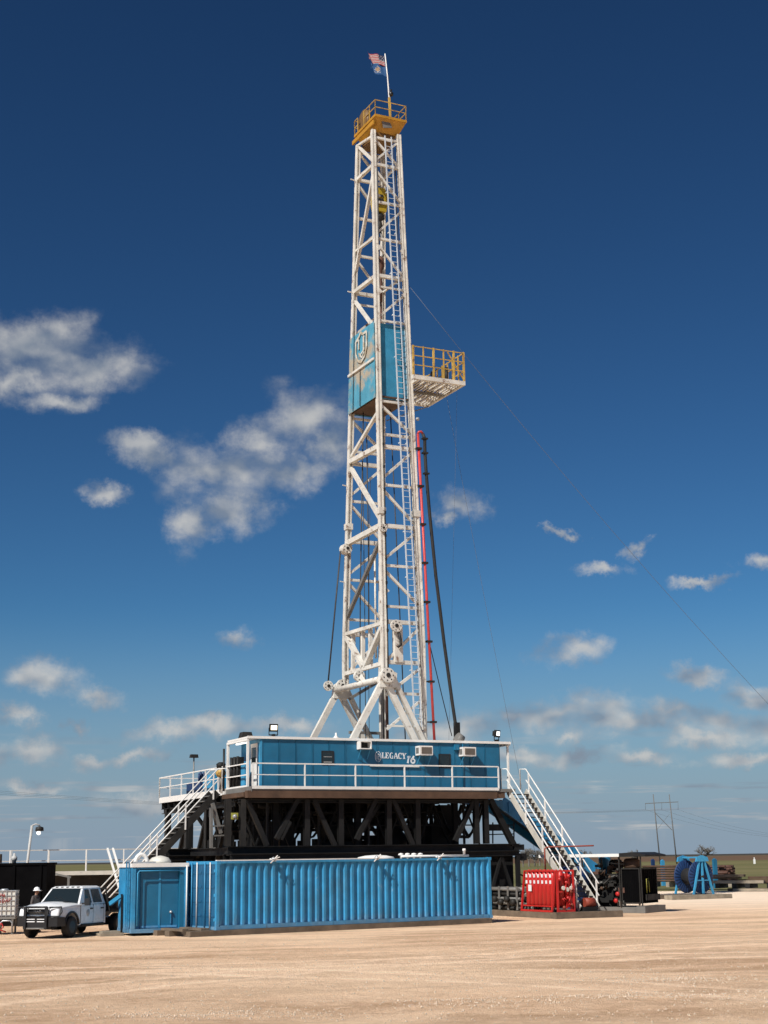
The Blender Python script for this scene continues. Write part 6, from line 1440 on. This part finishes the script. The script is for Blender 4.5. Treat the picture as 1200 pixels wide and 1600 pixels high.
# local x along u, y along v (axle along y)
cz_ = 1.08; hw = .8
def aframe_side(y):
    f = part(rl, 'stand_frame', M().beam((-.82, y, .0), (-.2, y, 2.05), .12).beam((.82, y, .0), (.2, y, 2.05), .12).beam((0, y, .05), (0, y, 2.0), .12).beam((-.55, y, .85), (.55, y, .85), .06), LBLUE)
aframe_side(-hw - .22); aframe_side(hw + .22)
part(rl, 'top_plate', M().prism([(-.52, 2.0), (.52, 2.0), (.44, 2.26), (0, 2.38), (-.44, 2.26)], (0, -hw - .32, 0), (1, 0, 0), (0, 0, 1), (0, .14, 0)).prism([(-.52, 2.0), (.52, 2.0), (.44, 2.26), (0, 2.38), (-.44, 2.26)], (0, hw + .18, 0), (1, 0, 0), (0, 0, 1), (0, .14, 0)).box((-.12, -hw - .17, 2.2), (.12, hw + .17, 2.3)), LBLUE)
part(rl, 'drum', M().tube((0, -hw, cz_), (0, hw, cz_), .5, 24), RUBBER)
part(rl, 'axle', M().tube((0, -hw - .3, cz_), (0, hw + .3, cz_), .08, 12), DARKST)
for y in (-hw, hw):
    fl_ = part(rl, 'flange', M().lathe([(.1, -.03), (1.0, -.03), (1.02, 0), (1.0, .03), (.1, .03)], (0, y, cz_), (0, 1, 0), 40), RBLUE)
    for i in range(28):
        t_ = 2 * math.pi * i / 28; e = Vector((math.cos(t_), 0, math.sin(t_)))
        for s in (-1, 1): part(fl_, 'rib', M().beam(Vector((0, y + s * .045, cz_)) + e * .5, Vector((0, y + s * .045, cz_)) + e * .98, .035, .05), RBLUE)
rs = thing('reel_skid', 'grey timber beams under the cable reel stand', 'skid', Vector((rg.x, rg.y, 0)), rig=False, rotz=ro_ang)
for y in (-1.15, -.75, .75, 1.15): part(rs, 'beam', M().box((-2.6, y - .19, .004), (1.75, y + .19, RZ - .004)), WOODL if y < 0 else WOOD)
# pipe stacks and timber behind
def rack(px0, px1, py, rows, per, m, name, label, cat, r, seed, Lh=None):
    a = ground(px0, py); b_ = ground(px1, py); random.seed(seed)
    L = (b_ - a).length; t = thing(name, label, cat, a, rig=False, rotz=math.atan2(b_.y - a.y, b_.x - a.x))
    return t, L
t, L = rack(1088, 1146, 1386, 0, 0, None, 'pipe_stack', 'pile of rusty brown drill pipe on timber behind the reel', 'pipes', .1, 4)
for i in range(3): part(t, 'bearer', M().box((.3 + i * L * .4, -.2, .0), (.6 + i * L * .4, 2.2, .45)), WOODL)
zz_ = .45
for j in range(7):
    for i in range(5):
        x0 = random.uniform(-.6, .2); r = random.uniform(.08, .11)
        part(t, 'pipe', M().tube((x0, .1 + i * .3 + random.uniform(-.05, .05) + j * .03, zz_ + r + j * .17), (L - .6 + random.uniform(-.4, .5) - j * .05, .1 + i * .3 + j * .03, zz_ + r + j * .17 + random.uniform(-.04, .04)), r, 7), PIPEBR)
t, L = rack(1008, 1050, 1386, 0, 0, None, 'pipe_stack', 'pile of rusty pipe seen between the engine radiator and the reel', 'pipes', .1, 6)
for i in range(2): part(t, 'bearer', M().box((.3 + i * L * .7, -.2, .0), (.6 + i * L * .7, 1.6, .4)), WOODL)
for j in range(7):
    for i in range(3): part(t, 'pipe', M().tube((-.2, .1 + i * .3, .5 + j * .19), (L + .5, .1 + i * .3, .5 + j * .19), .085, 7), PIPEBR if j % 2 else BROWNST)
t, L = rack(1112, 1215, 1393, 0, 0, None, 'timber_stack', 'low stack of long grey timbers on bearers behind the reel', 'timber', .1, 8)
for k, (x0, x1, y0, z0, z1) in enumerate(((-.2, L * .8, 0, .55, .75), (-.1, L * .5, .1, 1.0, 1.16), (.6, L, .45, .6, .82), (.2, L * .95, .9, .55, .8), (-.3, L * .4, .6, .85, .98), (1.2, L, -.05, .02, .22), (L * .35, L, -.3, .02, .2), (0, L, 1.3, .5, .78), (L * .5, L * 1.0, .9, .84, 1.0))):
    part(t, 'timber', M().box((x0, y0, z0), (x1, y0 + .36, z1)), (WOODL, WOOD, BROWNST)[k % 3])
for x in (.3, L * .32, L * .52, L * .85): part(t, 'bearer', M().box((x, -.05, 0.225), (x + .35, 1.6, .548)), BLACKST)
def post(px, py0, py1, label, m, w=.28):
    g = ground(px, 1388 if px > 1060 else 1384); top = atY(px, py0, g.y)
    single('blue_post', label, 'post', M().prism([(-w / 2, 0), (w / 2, 0), (w / 2, top.z - .12), (0, top.z), (-w / 2, top.z - .1)], (0, -.12, 0), (1, 0, 0), (0, 0, 1), (0, .24, 0)), m, base=g, rig=False, rotz=R(20))
post(1119, 1341, 0, 'blue steel post standing behind the rusty pipe pile', DBLUE, .3)
post(1037, 1343, 0, 'light blue steel post beside the reel', LBLUE, .3)
post(1022, 1342, 0, 'dark blue steel post behind the engine radiator', RBLUE, .26)
# ------------------------------------------------------------------ power line
YL = 460.0
hp = thing('power_pole', 'H-frame wooden power pole with crossarm and brace on the horizon', 'power pole', Vector((atY(1040, 1336, YL).x, YL, -.25)), rig=False)
hb_ = Vector((atY(1040, 1336, YL).x, YL, -.25))
def H_(x, y): return atY(x, y, YL) - hb_
for xa, xb in ((1020.5, 1031), (1045.5, 1057)):
    top = H_(xa, 1241); bot = H_(xb, 1338); bot.z = 0
    part(hp, 'pole', M().tube(bot, top, .2, 8, .13), POLEGREY)
part(hp, 'crossarm', M().beam(H_(1008, 1255.5), H_(1060, 1253), .16, .2), POLEGREY)
part(hp, 'brace', M().beam(H_(1023.5, 1270), H_(1050, 1297), .17), POLEGREY); part(hp, 'brace', M().beam(H_(1046, 1272), H_(1026, 1297), .07), POLEGREY)
for x in (1008.5, 1034, 1059.5): part(hp, 'insulator', M().tube(H_(x, 1255), H_(x, 1265), .05, 6), POLEGREY)
def wire(label, a, b_, sag, r):
    a = Vector(a); b_ = Vector(b_); pts = [lerp(a, b_, i / 24) - Vector((0, 0, 4 * sag * (i / 24) * (1 - i / 24))) for i in range(25)]
    single('power_line', label, 'power line', M().path([p - a for p in pts], r, 5), POLEGREY, base=a, rig=False, group='wires of the power line')
hpx = [hb_ + H_(x, 1265) for x in (1008.5, 1034, 1059.5)]
for k, p in enumerate(hpx):
    wire('power line wire running from the H-frame pole to the right', p, atY(1330 + 10 * k, 1302 - k, 620), 4.5, .02)
    wire('power line wire running from the H-frame pole to the left behind the rig', p, atY(-420, 1196 + 4.5 * k, 300), 4.0, .02)
# ------------------------------------------------------------------ bare trees on the horizon
def tree(px, py_top, Y, label, spread, seed, group=None):
    random.seed(seed); base = atY(px, 1336, Y); base.z = -.25
    Ht = atY(px, py_top, Y).z + .25
    t = thing('bare_tree', label, 'tree', base, rig=False, group=group); tk_, cw_ = M(), M()
    def grow(p, d, ln, r, lev):
        q = p + d * ln; (tk_ if lev < 2 else cw_).tube(p, q, r, 5 if lev < 2 else 3, r * .7, cap=False)
        if lev >= 5: return
        for i in range(3 if lev else 6):
            ax = Vector((random.uniform(-1, 1), random.uniform(-1, 1), random.uniform(-.25, .5))).normalized()
            nd = (d * .75 + ax * spread).normalized(); grow(p + d * ln * random.uniform(.55, 1), nd, ln * random.uniform(.55, .8), r * .62, lev + 1)
    grow(Vector((0, 0, 0)), Vector((0, 0, 1)), Ht * .26, Ht * .03, 0)
    mz = max(v.z for v in cw_.v); k = Ht / mz
    for v in tk_.v + cw_.v: v *= k
    part(t, 'trunk', tk_, BARK); part(t, 'crown', cw_, BARK)
tree(1101, 1318.5, 430, 'round bare tree alone on the horizon behind the reel', 1.0, 21)
for i, (px, yt) in enumerate(((817, 1327), (826, 1324.5), (835, 1325), (843, 1326), (850, 1328.5), (858, 1331))):
    tree(px, yt, 430 + i * 9, 'bare tree in the distant row seen past the substructure', .9, 30 + i, 'distant row of bare trees')
tree(913, 1326.5, 460, 'small bare tree on the horizon above the canopy left end', .9, 41); tree(990, 1326, 470, 'low bare bush on the horizon above the canopy hood', 1.1, 42)
g = ground(1178, 1338); single('marker_post', 'tiny white marker post far out in the field', 'post', M().box((-.25, -.25, -.25), (.25, .25, 1.0)).box((-.1, -.1, 1.002), (.1, .1, 1.5)), WHITE, base=(atY(1178, 1336, 420).x, 420, 0), rig=False)
bpy.context.view_layer.update()
